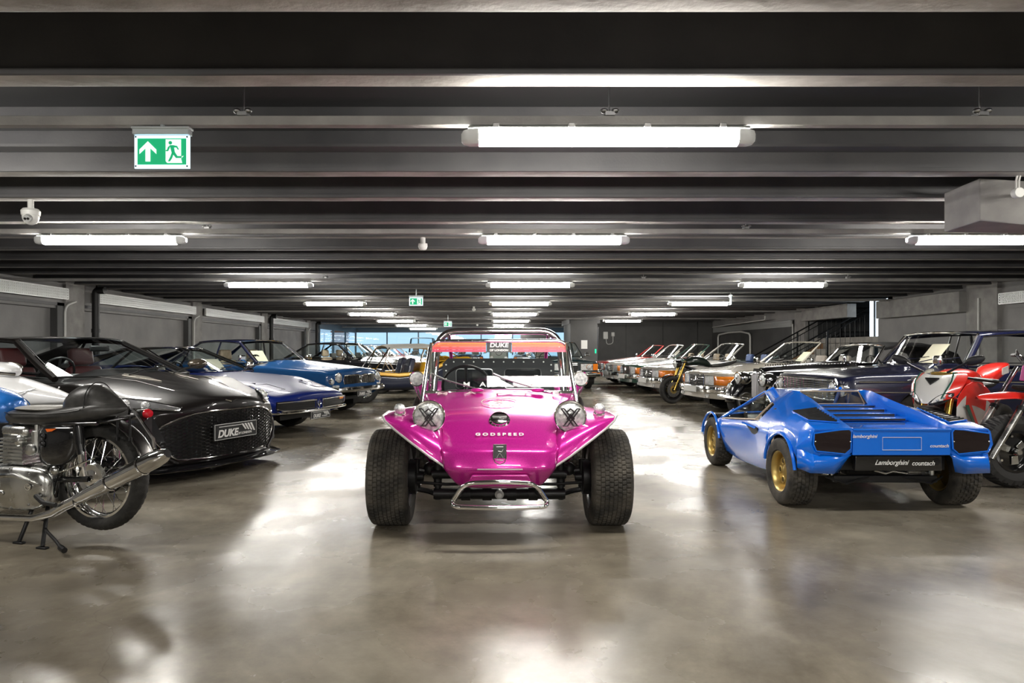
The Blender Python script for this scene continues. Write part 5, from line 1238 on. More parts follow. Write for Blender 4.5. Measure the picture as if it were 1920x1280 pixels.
        # engine vents
        c4 = [Vector((x, y, (lambda q: lerp(q[4][1], q[5][1], (q[4][0]-y)/(q[4][0]-q[5][0])))(sec(x)))) for x, y in ((.17, .560), (.50, .535), (.45, .380), (.09, .385))]; c4 = [Vector((p.x, s*p.y, p.z)) for p in c4]
        up = Vector((0, 0, .004)); o = MB().prism([p+up for p in c4], (0, 0, .006)).build('engine_vent', BLACKP, t); MB().tube([p+up*2.2 for p in c4], .005, 6, closed=True).build('vent_rim', CBLUE, o)
        for k in range(9):
            q = (k+.6)/9.2; a = c4[0].lerp(c4[1], q)+up*2.6; b = c4[3].lerp(c4[2], q)+up*2.6; dd = Vector((.008, 0, .012)); MB().prism([a, b, b+dd, a+dd], (.004, 0, -.001)).build('vent_slat', BLACKM, o, smooth=0)
        # side scoop in the shape of a dart
        MB().prism([(.98, s*.627, .50), (1.24, s*.628, .515), (1.02, s*.615, .40), (.93, s*.625, .44)], (0, -s*.03, 0)).build('scoop_recess', BLACKP, t)
        MB().prism([(.97, s*.632, .515), (1.26, s*.640, .530), (1.24, s*.652, .515), (.96, s*.648, .50)], (0, s*.008, 0)).build('scoop_lip', CBLUE, t, bevel=.002)
        # side glass and its tan frame
        g = [(1.92, .600, .492), (1.10, .590, .560), (1.10, .45, .700), (1.45, .37, .770)]; g = [Vector((x, s*(y-.004), z)) for x, y, z in g]
        mb = MB(); mb.face([mb.vert(p) for p in g]); mb.build('side_window', GLASS, t, smooth=0); MB().tube([p+Vector((0, s*.004, 0)) for p in g], .009, 6, closed=True).build('window_frame', TAN, t)
        MB().tube([(2.10, s*.52, .495), (1.45, s*.300, .805)], .013, 8).tube([(1.92, s*.600, .495), (1.45, s*.372, .775), (1.10, s*.455, .705)], .010, 8).build('screen_pillar', CBLUE, t)
        # buttress inner glass panel
        mb = MB(); mb.face([mb.vert((x, s*y, z)) for x, y, z in ((.90, .262, .700), (.45, .314, .625), (.45, .318, .665), (.90, .296, .785))]); mb.build('quarter_glass', glass('pale_film', (.75, .8, .95), .3), t, smooth=0)
        seat(t, 1.32, s*.2, TAN, z=.12, h=.22, w=.28)
    MB().grid([[(x, y, z) for y in (-w, -.15, 0, .15, w)] for x, w, z in ((2.10, .50, .500), (1.78, .39, .665), (1.45, .30, .800))]).build('windscreen', GLASS, t)
    mb = MB(); mb.face([mb.vert(p) for p in ((.955, -.245, .705), (.955, .245, .705), (1.03, .235, .800), (1.03, -.235, .800))]); mb.build('rear_window', GLASS, t, smooth=0)
    MB().tube([(.95, -.25, .702), (.95, .25, .702), (1.035, .24, .803), (1.035, -.24, .803)], .007, 6, closed=True).build('window_seal', TAN, t)
    for x, z in ((.48, .640), (.62, .662), (.76, .684), (.90, .702)):   # stepped engine louvres
        MB().prism([(x-.06, -.285, z-.022), (x-.06, .285, z-.022), (x-.055, .285, z), (x-.055, -.285, z)], (.13, 0, .004)).build('louvre', CBLUE, t, bevel=.004)
        MB().box((x-.063, 0, z-.012), (.004, .54, .014)).build('louvre_slot', BLACKP, t)
    # interior and underside
    MB().box((1.55, 0, .16), (1.3, 1.0, .03)).build('cabin_floor', DARKIN, t); MB().box((1.86, 0, .42), (.25, .9, .12)).build('dashboard', TAN, t, bevel=.03)
    MB().box((.92, 0, .42), (.03, 1.0, .50)).build('bulkhead', DARKIN, t)
    c = Vector((1.68, .2, .50)); MB().tube([c+Vector((.05*sin(k*pi/10), .11*cos(k*pi/10), .09*sin(k*pi/10))) for k in range(20)], .008, 6, closed=True).build('steering_wheel', BLACKM, t)
    MB().box((.16, 0, .36), (.02, .78, .12)).build('valance', BLACKP, t); MB().box((.06, 0, .365), (.05, .60, .105)).build('bumper_panel', BLACKG, t, bevel=.006)
    for y in (-.262,): MB().lathe([(-.02, .024), (-.005, .028), (0, .024), (0, 0)], (.033, y, .378), (-1, 0, 0), 16).build('fog_lamp_disc', BLACKM, t)
    FX = Matrix.Rotation(pi, 4, 'Z')
    def rear_text(s_, n, sz, y, z, x, shear=.25, off=.0006, sx=1, mat=WHITEINK): text(s_, n, sz, mat, t, FX @ face_x((-x, -y, z)), .0006, shear, off, sx)
    rear_text('Lamborghini', 'script_lettering', .048, .055, .37, .031, .45, .0008, .95); rear_text('countach', 'script_lettering', .045, -.165, .365, .031, .3, .0006, .95)
    rear_text('lamborghini', 'tail_lettering', .032, .255, .555, -.003, .25, .0004, 1.1); rear_text('countach', 'tail_lettering', .032, -.255, .49, -.003, .25, .0004, 1.1)
    MB().tube([(-.003, .133, .462), (-.003, -.133, .462), (-.003, -.133, .548), (-.003, .133, .548)], .0022, 4, closed=True).build('plate_outline', WHITEINK, t)
    MB().box((.22, 0, .225), (.05, .74, .05)).build('chassis_bar', BLACKM, t, bevel=.005); MB().box((.65, 0, .29), (.7, .46, .12)).build('engine_block', BLACKM, t, bevel=.03)
    MB().cyl((AX0, -.52, WR), (AX0, .52, WR), .025).build('half_shaft', STEEL, t)
    for s in (-1, 1):
        MB().tube([(.20, s*.12, .24), (.16, s*.30, .20), (.22, s*.42, .24)], .008, 6).build('cable', BLACKP, t); MB().tube([(.25, s*.30, .26), (.35, s*.46, .24), (.41, s*.50, .247)], .016, 8).build('wishbone', ALLOY, t)
        MB().cyl((.25, s*.36, .245), (.25, s*.36, .29), .02).build('joint', ALLOY, t)
    MB().tube([(.20, -.16, .270), (.20, -.05, .285), (.20, 0, .268), (.20, .08, .29)], .010, 6).build('exhaust_bracket', ALLOY, t)
    for s in (-1, 1): MB().tube([(.72, s*.50, .20), (1.85, s*.50, .19)], .028, 10).build('side_tube', ALLOY, t)
    return t
wedge_car((2.78, 4.75, 0), R(90))
# ---------------------------------------------------------------- yellow and navy buggy with canopy
YEL = paint('golden_yellow', (.72, .36, .01), .2, .25, .1); NVB = paint('navy_blue_gel', (.018, .024, .055), 0, .3)
def canopy_buggy(loc, rz):
    t = thing('canopy_buggy', 'yellow and navy beach buggy with pale canopy behind the light blue saloon', 'car', loc, rz)
    side = [(0, .62, .52), (.25, .70, .60), (.8, .73, .60), (1.3, .74, .56), (1.9, .75, .60), (2.3, .76, .78), (2.6, .75, .90), (2.95, .70, .92), (3.3, .60, .80)]
    for s in (-1, 1):
        MB().grid([[(-x, s*y*q, lerp(.26, z, f)) for x, y, z in side] for f, q in ((0, .86), (.35, .97), (.8, 1.0), (1, 1))]).build('lower_side', NVB, t, solid=.01)
        MB().grid([[(-x, s*(y+dy), z+dz) for x, y, z in side] for dz, dy in ((-.02, .005), (.01, .03), (.06, .02), (.08, -.04), (.06, -.12))]).build('upper_band', YEL, t, solid=.01)
        for x in (.55, 2.75): wheel(t, -x, s*.60, .31, .22, .18, 'cap', (CHROME, CHROME, BLACKP))
        wp = [(-.80, s*.56, .70), (-1.15, s*.53, 1.18)]
        MB().tube(wp, .018, 8).build('screen_post', CHROME, t); MB().tube([(-1.15, s*.53, 1.18), (-.95, s*.60, .68)], .013, 8).build('screen_stay', CHROME, t)
        MB().tube([(-2.25, s*.58, .85), (-2.35, s*.54, 1.19)], .02, 8).build('canopy_post', CHROME, t); MB().tube([(-2.38, s*.54, 1.19), (-2.9, s*.55, .92)], .014, 8).build('canopy_stay', CHROME, t)
        seat(t, -1.55, s*.3, NVB, z=.42, h=.42, head=False, w=.4)
        round_lamp(t, (.0, s*.42, .62), .08)
    MB().grid([[(-x, y, z-.1*(y/.6)**2*(x < .5)) for y in (-.6, -.3, 0, .3, .6)] for x, z in ((-.03, .34), (-.02, .52), (.2, .64), (.8, .74))]).build('bonnet', YEL, t, solid=.01)
    MB().grid([[(-x, y, z) for y in (-.68, -.3, 0, .3, .68)] for x, z in ((1.85, .45), (1.95, .86), (2.6, .92), (3.1, .90), (3.35, .75), (3.4, .4))]).build('rear_tub', YEL, t, solid=.01)
    MB().box((-1.4, 0, .30), (2.2, 1.2, .04)).build('floor_pan', NVB, t); MB().box((-1.0, 0, .66), (.10, 1.1, .12)).build('dashboard', NVB, t, bevel=.03)
    c = Vector((-1.22, .28, .78)); ax = Vector((-.85, 0, .5)).normalized(); u = Vector((0, 1, 0)); v = ax.cross(u)
    MB().tube([c+u*.17*cos(k*pi/12)+v*.17*sin(k*pi/12) for k in range(24)], .012, 6, closed=True).build('steering_wheel', TAN, t)
    MB().tube([(-.80, -.56, .70), (-.80, .56, .70)], .013, 8).tube([(-1.15, -.53, 1.18), (-1.15, .53, 1.18)], .014, 8).build('screen_rail', CHROME, t)
    mb = MB(); mb.face([mb.vert(p) for p in ((-.8, -.55, .71), (-.8, .55, .71), (-1.145, .52, 1.17), (-1.145, -.52, 1.17))]); mb.build('windscreen', GLASS, t, smooth=0)
    MB().grid([[(-x, y, 1.16+.09*(1-(y/.56)**2)+dz) for y in (-.58, -.3, 0, .3, .58)] for x, dz in ((1.12, 0), (1.3, .025), (2.1, .04), (2.42, 0))]).build('canopy', pm('canopy_cloth', (.62, .60, .54), .8), t, solid=.012)
    return t
canopy_buggy((-3.60, 15.2, 0), R(206))
# ---------------------------------------------------------------- motorcycles
def torus_tyre(t, c, r, w, rr, blocks=0, mat=RUBBER, rz=0, knob=False, grooves=3):
    mb = MB(); hw = w/2; prof = [(-hw*.62, rr), (-hw*.92, rr+(r-rr)*.25), (-hw, rr+(r-rr)*.5), (-hw*.86, rr+(r-rr)*.78), (-hw*.55, r-.012), (-hw*.2, r-.002), (hw*.2, r-.002), (hw*.55, r-.012), (hw*.86, rr+(r-rr)*.78), (hw, rr+(r-rr)*.5), (hw*.92, rr+(r-rr)*.25), (hw*.62, rr)]
    N = blocks*4 if blocks else 64; ids = []
    for i in range(N):
        a = 2*pi*i/N; row = []
        for k, (y, q) in enumerate(prof):
            if blocks and 3 <= k <= 8 and (i+(k//2)*2) % 4 in (0,): q -= .014 if knob else .004
            if knob and k in (3, 8) and (i % 8) < 4: q += .006
            row.append(mb.vert((q*sin(a), y, q*cos(a))))
        ids.append(row)
    for i in range(N):
        for j in range(len(prof)-1): mb.face((ids[i][j], ids[i][j+1], ids[(i+1) % N][j+1], ids[(i+1) % N][j]))
    return mb.build('tyre', mat, t, loc=c, rot=(0, 0, rz), smooth=50 if not knob else 30)
def spoked(t, c, r, w, rr, blocks=48, spokes=36, hub=CHROME, rim=CHROME):
    o = torus_tyre(t, c, r, w, rr, blocks)
    h = w*.36; MB().lathe([(-h, rr+.008), (-h, rr-.006), (-h*.6, rr-.016), (0, rr-.020), (h*.6, rr-.016), (h, rr-.006), (h, rr+.008)], (0, 0, 0), (0, 1, 0), 48).build('rim', rim, o)
    hb = MB().lathe([(-.075, .012), (-.075, .045), (-.06, .075), (-.045, .04), (.045, .04), (.055, .085), (.075, .085), (.08, .02), (.09, .012)], (0, 0, 0), (0, 1, 0), 28).build('hub', hub, o)
    mb = MB()
    for k in range(spokes):
        s = 1 if k % 2 else -1; a = 2*pi*k/spokes; b = a+(.5 if k % 4 < 2 else -.5)
        mb.cyl((.06*sin(b), s*.055, .06*cos(b)), ((rr-.012)*sin(a), s*.004, (rr-.012)*cos(a)), .0017, n=4, caps=False)
    q = mb.build('spokes', CHROME, o, smooth=0); q['kind'] = 'stuff'
    return o
def cast(t, c, r, w, rr, mat, disc=GOLD, rz=0, n=5, tm=RUBBER, blocks=0, knob=False):
    o = torus_tyre(t, c, r, w, rr, blocks, tm, rz, knob); mb = MB()
    mb.lathe([(-w*.4, rr+.01), (-w*.4, rr-.012), (-w*.2, rr-.028), (w*.2, rr-.028), (w*.4, rr-.012), (w*.4, rr+.01)], (0, 0, 0), (0, 1, 0), 40)
    for k in range(n):
        a = 2*pi*k/n; b = .22
        for d in (-b, b): mb.cyl((.03*sin(a), 0, .03*cos(a)), ((rr-.02)*sin(a+d), 0, (rr-.02)*cos(a+d)), .014, .011, 6)
    mb.lathe([(-.05, .02), (-.05, .045), (.05, .045), (.05, .02)], (0, 0, 0), (0, 1, 0), 20); mb.build('cast_wheel', mat, o)
    if disc:
        for s in (-1, 1):
            d = MB().lathe([(s*.062, rr*.40), (s*.062, rr*.74), (s*.066, rr*.74), (s*.066, rr*.40), (s*.062, rr*.40)], (0, 0, 0), (0, 1, 0), 32).build('brake_disc', STEEL, o)
            MB().lathe([(s*.060, .04), (s*.060, rr*.45), (s*.064, rr*.45)], (0, 0, 0), (0, 1, 0), 24).build('disc_carrier', disc, d)
            mb = MB()
            for k in range(18):
                a = 2*pi*k/18; q = rr*(.5 if k % 2 else .62); mb.cyl((q*sin(a), s*.0665, q*cos(a)), (q*sin(a), s*.068, q*cos(a)), .007, n=6)
            mb.build('disc_hole', BLACKP, d)['kind'] = 'stuff'
    return o
def loft(secs, name, mat, t, sub=1, solid=0, label=None, smooth=60, caps=True):
    """secs: (x, yc, zc, ry, rz, power) superellipse sections along x"""
    mb = MB(); rows = []
    for x, yc, zc, ry, rz, pw in secs:
        row = []
        for k in range(20):
            a = 2*pi*k/20; c, s = cos(a), sin(a); row.append((x, yc+ry*math.copysign(abs(c)**pw, c), zc+rz*math.copysign(abs(s)**pw, s)))
        rows.append(row)
    ids = [[mb.vert(p) for p in r] for r in rows]
    for a, b in zip(ids, ids[1:]): mb.join(a, b)
    if caps: mb.face(ids[0][::-1]); mb.face(ids[-1])
    return mb.build(name, mat, t, sub=sub, solid=solid, smooth=smooth, label=label)
# ---- blue tank classic, lifted on its stand. origin under the rear axle
MBLUE = paint('tank_blue', (.01, .14, .50), .2, .25, .2)
def classic_bike(loc, rz):
    t = thing('classic_motorcycle', 'classic motorcycle with blue tank, humped black seat and long chrome silencer at left', 'motorcycle', loc, rz)
    ZA = .39
    spoked(t, (0, 0, ZA), .320, .105, .238); spoked(t, (1.40, 0, .325), .325, .090, .248)
    MB().lathe([(-.052, .03), (-.052, .11), (-.058, .11), (-.058, .03)], (0, 0, ZA), (0, 1, 0), 36).build('sprocket', BLACKM, t)
    MB().lathe([(.07, .0), (.082, .085), (.055, .09)], (0, 0, ZA), (0, 1, 0), 28).build('brake_plate', ALLOY, t)
    # seat: base pad, hump and tapered tail
    rows = []
    for x, zb, zt, w in ((.67, .715, .765, .07), (.60, .69, .790, .115), (.45, .685, .785, .125), (.30, .69, .79, .13), (.20, .70, .815, .13), (.10, .705, .83, .13), (-.02, .725, .845, .12), (-.12, .755, .835, .075), (-.20, .785, .815, .02)):
        n = 12; rows.append([(x, w*math.copysign(abs(cos(a))**.55, cos(a)), (zt+zb)/2+(zt-zb)/2*math.copysign(abs(sin(a))**.7, sin(a))) for a in [2*pi*k/n for k in range(n)]])
    mb = MB(); ids = [[mb.vert(p) for p in r] for r in rows]
    for a, b in zip(ids, ids[1:]): mb.join(a, b)
    mb.face(ids[0][::-1]); mb.face(ids[-1]); mb.build('seat_base', LEATHER, t, sub=2, smooth=60)
    rows = []
    for x, zt, w in ((.24, .80, .02), (.225, .86, .075), (.18, .915, .105), (.10, .948, .112), (.03, .950, .108), (-.02, .93, .10), (-.08, .89, .075), (-.14, .85, .045), (-.20, .805, .01)):
        rows.append([(x, w*cos(a)**1 if abs(cos(a)) > .01 else 0, .76+(zt-.76)*max(0, sin(a))**.6) for a in [pi*k/12 for k in range(13)]])
    MB().grid(rows).build('seat_hump', LEATHER, t, sub=1, smooth=60)
    MB().tube([(.022-.0, .112*cos(a), .76+.194*max(0, sin(a))**.6) for a in [pi*k/16 for k in range(17)]], .003, 6).build('seat_piping', pm('piping_black', (.01, .01, .01), .3), t)
    MB().tube([(.66, .068, .765), (.55, .128, .762), (.3, .137, .765), (.10, .14, .785), (.02, .137, .80)], .004, 6).build('seat_seam', pm('piping_black', (.01, .01, .01), .3), t)
    loft([(.62, 0, .790, .06, .010, 1), (.52, 0, .792, .11, .016, 1), (.36, 0, .790, .115, .018, 1), (.26, 0, .795, .10, .022, 1), (.20, 0, .80, .06, .02, 1)], 'seat_top', pm('pale_leather', (.30, .29, .27), .35), t, label='pale upper of the seat')  # paler leather colour along the top of the seat
    # tank
    loft([(.635, 0, .775, .05, .06, .8), (.66, 0, .775, .10, .085, .8), (.74, 0, .79, .125, .105, .8), (.90, 0, .81, .135, .125, .8), (1.06, 0, .81, .12, .12, .8), (1.18, 0, .80, .08, .09, .8), (1.22, 0, .79, .03, .05, .8)], 'fuel_tank', MBLUE, t)
    for s in (-1, 1): MB().ell((.80, s*.112, .778), (.115, .022, .062), 24, 8).build('knee_pad', pm('knee_rubber', (.045, .038, .03), .7), t); MB().tube([(.80+.120*cos(k*pi/12), s*(.120+.004), .778+.066*sin(k*pi/12)) for k in range(24)], .004, 6, closed=True).build('pad_rim', CHROME, t)
    MB().ell((.92, 0, .935), (.035, .035, .015)).build('filler_cap', CHROME, t)
    # engine
    loft([(.215, .145, .335, .015, .05, .9), (.235, .155, .335, .03, .10, .9), (.32, .16, .33, .04, .125, .85), (.44, .165, .325, .045, .135, .85), (.58, .165, .33, .045, .13, .85), (.72, .16, .34, .04, .11, .85), (.80, .15, .345, .02, .06, .9)], 'primary_cover', ALLOY, t)
    MB().tube([(.245, .19, .36), (.42, .212, .415), (.60, .212, .40), (.75, .19, .40)], [.004, .012, .012, .004], 8).build('cover_ridge', ALLOY, t)
    mb = MB()
    for a in range(11): q = 2*pi*a/11; mb.cyl((.505+.262*cos(q), .17, .332+.118*sin(q)), (.505+.262*cos(q), .198, .332+.118*sin(q)), .0065, n=8)
    mb.build('cover_screw', STEEL, t)['kind'] = 'stuff'
    MB().lathe([(0, .020), (.006, .020), (.006, .016), (.003, .014), (.004, 0)], (.325, .20, .350), (0, 1, 0), 20).build('inspection_cap', CHROME, t); MB().ell((.53, .212, .305), (.035, .006, .018)).build('oval_cap', ALLOY, t)
    MB().box((.50, 0, .33), (.48, .24, .24)).build('crankcase', ALLOY, t, bevel=.05, bseg=3)
    mb = MB()
    for k in range(7): mb.box((.56, 0, .475+k*.022), (.20, .25, .008))
    mb.box((.56, 0, .54), (.15, .2, .17)); mb.build('cylinder_fins', ALLOY, t)['kind'] = 'stuff'
    MB().box((.55, 0, .655), (.20, .22, .07)).build('cylinder_head', ALLOY, t, bevel=.025)
    for s in (.07, -.07):
        MB().cyl((.42, s, .60), (.32, s, .625), .026).cyl((.375, s+.03, .53), (.375, s+.03, .665), .027).build('carburettor', ALLOY, t, bevel=.003); MB().lathe([(0, .03), (.02, .036), (.03, .03), (.034, 0)], (.375, s+.055, .555), (0, 1, 0), 18).build('float_bowl', ALLOY, t)
        MB().cyl((.375, s+.03, .665), (.375, s+.03, .70), .012).build('carburettor_cap', ALLOY, t)
    MB().ell((.50, .10, .60), (.035, .03, .04)).build('rocker_cap', ALLOY, t)
    # oil tank and electrics side cover
    loft([(.345, .085, .58, .02, .06, .7), (.33, .10, .58, .04, .115, .7), (.25, .11, .575, .045, .130, .6), (.14, .11, .585, .045, .120, .6), (.07, .105, .61, .035, .09, .7), (.04, .10, .64, .01, .03, .8)], 'side_cover', BLACKG, t)
    for z in (.640, .595): MB().lathe([(0, .020), (.006, .022), (.008, .018), (.004, .012), (.010, .006), (.010, 0)], (.275, .150, z), (0, 1, 0), 20).build('switch_dial', BLACKM, t)
    MB().prism([(.25, .154, .685), (.17, .154, .688), (.20, .157, .672), (.235, .157, .668)], (0, .002, 0)).build('orange_decal', pm('orange_decal', (.7, .12, .01), .4), t)
    # frame
    fm = MB()
    MB().tube([(.66, .03, .70), (.30, .10, .705), (.05, .115, .715), (-.08, .11, .72)], .013, 10).build('frame_rail', BLACKG, t); MB().tube([(.66, -.03, .70), (.30, -.10, .705), (.05, -.115, .715), (-.08, -.11, .72)], .013, 10).build('frame_rail', BLACKG, t)
    for s in (-1, 1):
        MB().tube([(.06, s*.115, .715), (.12, s*.11, .60), (.235, s*.09, .36), (.27, s*.07, .27)], .014, 10).build('frame_tube', BLACKG, t)
        MB().tube([(.02, s*.12, .715), (.09, s*.115, .58), (.20, s*.10, .40)], .009, 8).build('frame_stay', BLACKG, t)
        MB().tube([(.25, s*.085, .375), (.0, s*.088, ZA)], .018, 10).build('swinging_arm', BLACKG, t)
        o = MB().cyl((.045, s*.125, .705), (.03, s*.125, .60), .030, .030, 16).cyl((.03, s*.125, .60), (.018, s*.125, .54), .026).build('damper', BLACKG, t); MB().cyl((.018, s*.125, .555), (.008, s*.125, .47), .024, .022, 16).cyl((.008, s*.125, .48), (0, s*.12, .415), .012).build('damper_body', CHROME, o)
        MB().tube([(1.18, s*.04, .86), (.95, s*.05, .68), (.62, s*.06, .30), (.30, s*.06, .24)], .014, 8).build('down_tube', BLACKG, t)
        MB().tube([(1.40, s*.09, .325), (1.16, s*.09, .93)], .018, 10).build('fork_leg', CHROME, t)
        MB().tube([(1.15, s*.06, .95), (1.14, s*.18, 1.0), (1.06, s*.34, .98)], .011, 8).build('handlebar', CHROME, t)
        # silencer with its reverse cone
        y = s*.185
        if s < 0: continue
        MB().tube([(.80, y*.6, .45), (.86, y*.8, .30), (.76, y, .175), (.55, y, .158), (.30, y, .165), (.16, y, .205), (.06, y, .262)], [.019, .019, .020, .021, .022, .025, .029], 14).build('exhaust_pipe', CHROME, t)
        MB().tube([(.08, y, .250), (.0, y, .286), (-.12, y, .343), (-.24, y, .40), (-.40, y, .475), (-.545, y, .545), (-.60, y, .568), (-.625, y, .580)], [.028, .031, .038, .044, .049, .050, .040, .026], 20).build('silencer', CHROME, t, label='long tapered chrome silencer')
        for k, (x, z, r) in enumerate(((-.02, .277, .035), (-.24, .40, .047), (-.46, .504, .052))): MB().lathe([(-.006, r), (0, r+.004), (.006, r)], (x, y, z), (-.9, 0, .43), 24).build('silencer_band', CHROME, t)
        MB().tube([(-.54, y, .60), (-.50, y*.8, .65), (-.36, s*.10, .76), (-.28, s*.06, .80)], .010, 8).build('silencer_stay', CHROME, t)
    MB().tube([(.22, .12, .42), (.10, .15, .45), (-.10, .15, .53)], .005, 6).build('brake_rod', CHROME, t)
    MB().cyl((.27, .11, .37), (.27, .165, .37), .016).ell((.20, .14, .44), (.03, .02, .03)).build('pivot_bolt', ALLOY, t)
    MB().tube([(.27, .20, .30), (.19, .225, .27), (.10, .225, .262)], .014, 8).build('footrest', BLACKP, t)
    MB().tube([(.18, -.07, .47), (.05, -.07, .475), (-.12, -.07, .45)], .03, 8).build('chain_guard', BLACKG, t)
    mb = MB()
    for k in range(60): q = k/59; mb.box((lerp(.22, 0, q), -.056, lerp(.33, .285, q)), (.006, .012, .014))
    mb.build('chain', STEEL, t, smooth=0)['kind'] = 'stuff'
    # mudguard, lamp
    mb = MB(); mb.grid([[(.355*cos(a), .058*sin(b), ZA+.345*sin(a)+.012*cos(b)) for b in (-1.5, -.9, -.4, 0, .4, .9, 1.5)] for a in [R(d) for d in range(38, 172, 9)]]); mb.build('mudguard', pm('satin_guard', (.12, .115, .11), .25, .9), t, solid=.003)
    for x, y in ((-.17, .06), (-.26, .06)): MB().cyl((x, y, .62), (x, y, .76), .006, n=8).cyl((x, y, .62), (x, y, .64), .011, n=8).build('guard_bolt', BLACKM, t)
    MB().tube([(-.06, .10, .72), (-.20, .07, .745), (-.30, 0, .765), (-.20, -.07, .745), (-.06, -.10, .72)], .008, 8).build('tail_loop', BLACKG, t)
    MB().box((-.29, 0, .775), (.05, .06, .045)).build('lamp_bracket', BLACKM, t, bevel=.01); MB().lathe([(0, .026), (.02, .028), (.035, .02), (.038, 0)], (-.315, 0, .775), (-1, 0, 0), 20).build('tail_lamp', REDL, t)
    MB().prism([(-.31, -.05, .76), (-.31, .05, .76), (-.40, .05, .62), (-.41, -.05, .60)], (-.004, 0, 0)).build('guard_flap', BLACKG, t)
    MB().lathe([(-.12, .05), (-.09, .08), (0, .09), (.01, .085), (.02, 0)], (1.30, 0, .92), (1, 0, 0), 24).build('headlamp', CHROME, t)
    # stand
    for a, b in (((.30, .09, .235), (.21, .21, .012)), ((.42, .07, .235), (.44, .16, .012))): MB().cyl(a, b, .013, .012, 10).box((b[0], b[1], .006), (.07, .03, .012)).build('stand_leg', BLACKM, t, bevel=.003)
    MB().cyl((.27, .13, .145), (.43, .12, .145), .009).build('stand_brace', BLACKM, t); MB().tube([(.245, .16, .10), (.16, .22, .10), (.06, .26, .07), (-.02, .30, .045)], .009, 8).cyl((-.01, .295, .048), (-.06, .315, .04), .016).build('stand_lever', BLACKM, t)
    return t
classic_bike((-2.36, 4.15, 0), R(165))
# ---- white streamlined motorcycle behind it
def white_bike(loc, rz):
    WB = paint('pearl_white', (.66, .66, .66), 0, .3)
    t = thing('white_motorcycle', 'white motorcycle with long tapering tail bodywork between the classic motorcycle and the black coupe', 'motorcycle', loc, rz)
    loft([(-.02, 0, .775, .01, .006, 1), (.10, 0, .785, .07, .035, .8), (.30, 0, .80, .14, .075, .7), (.52, 0, .815, .18, .115, .7), (.72, 0, .84, .19, .14, .7), (.95, 0, .83, .17, .15, .7), (1.05, 0, .80, .10, .10, .8)], 'tail_body', WB, t)
    for s in (-1, 1): MB().tube([(.28, s*.10, .868), (.36, s*.165, .84), (.40, s*.185, .78)], .006, 6).build('body_crease', WB, t)
    loft([(.56, .0, .985, .03, .02, .9), (.59, .0, .99, .09, .05, .8), (.72, .0, 1.0, .12, .065, .8), (.95, .0, 1.0, .10, .06, .8), (1.0, 0, 1.0, .04, .03, .9)], 'seat_pod', WB, t)
    MB().box((.80, 0, .94), (.3, .1, .1)).build('pod_mount', BLACKP, t)
    torus_tyre(t, (.30, 0, .30), .30, .15, .20); torus_tyre(t, (1.65, 0, .30), .30, .12, .20)
    for x in (.30, 1.65): MB().lathe([(-.05, .2), (-.02, .12), (-.05, .03), (.05, .03), (.02, .12), (.05, .2)], (x, 0, .3), (0, 1, 0), 24).build('wheel_rim', BLACKM, t)
    MB().box((.95, 0, .45), (.6, .28, .4)).build('engine', BLACKM, t, bevel=.05); MB().tube([(.3, .1, .3), (.8, .1, .4), (1.2, .05, .75), (1.65, .08, .3)], .03, 8).build('frame', BLACKM, t)
    MB().cyl((.85, .10, .32), (.80, .28, .008), .012).build('side_stand', BLACKM, t)
white_bike((-3.02, 5.02, 0), R(166))
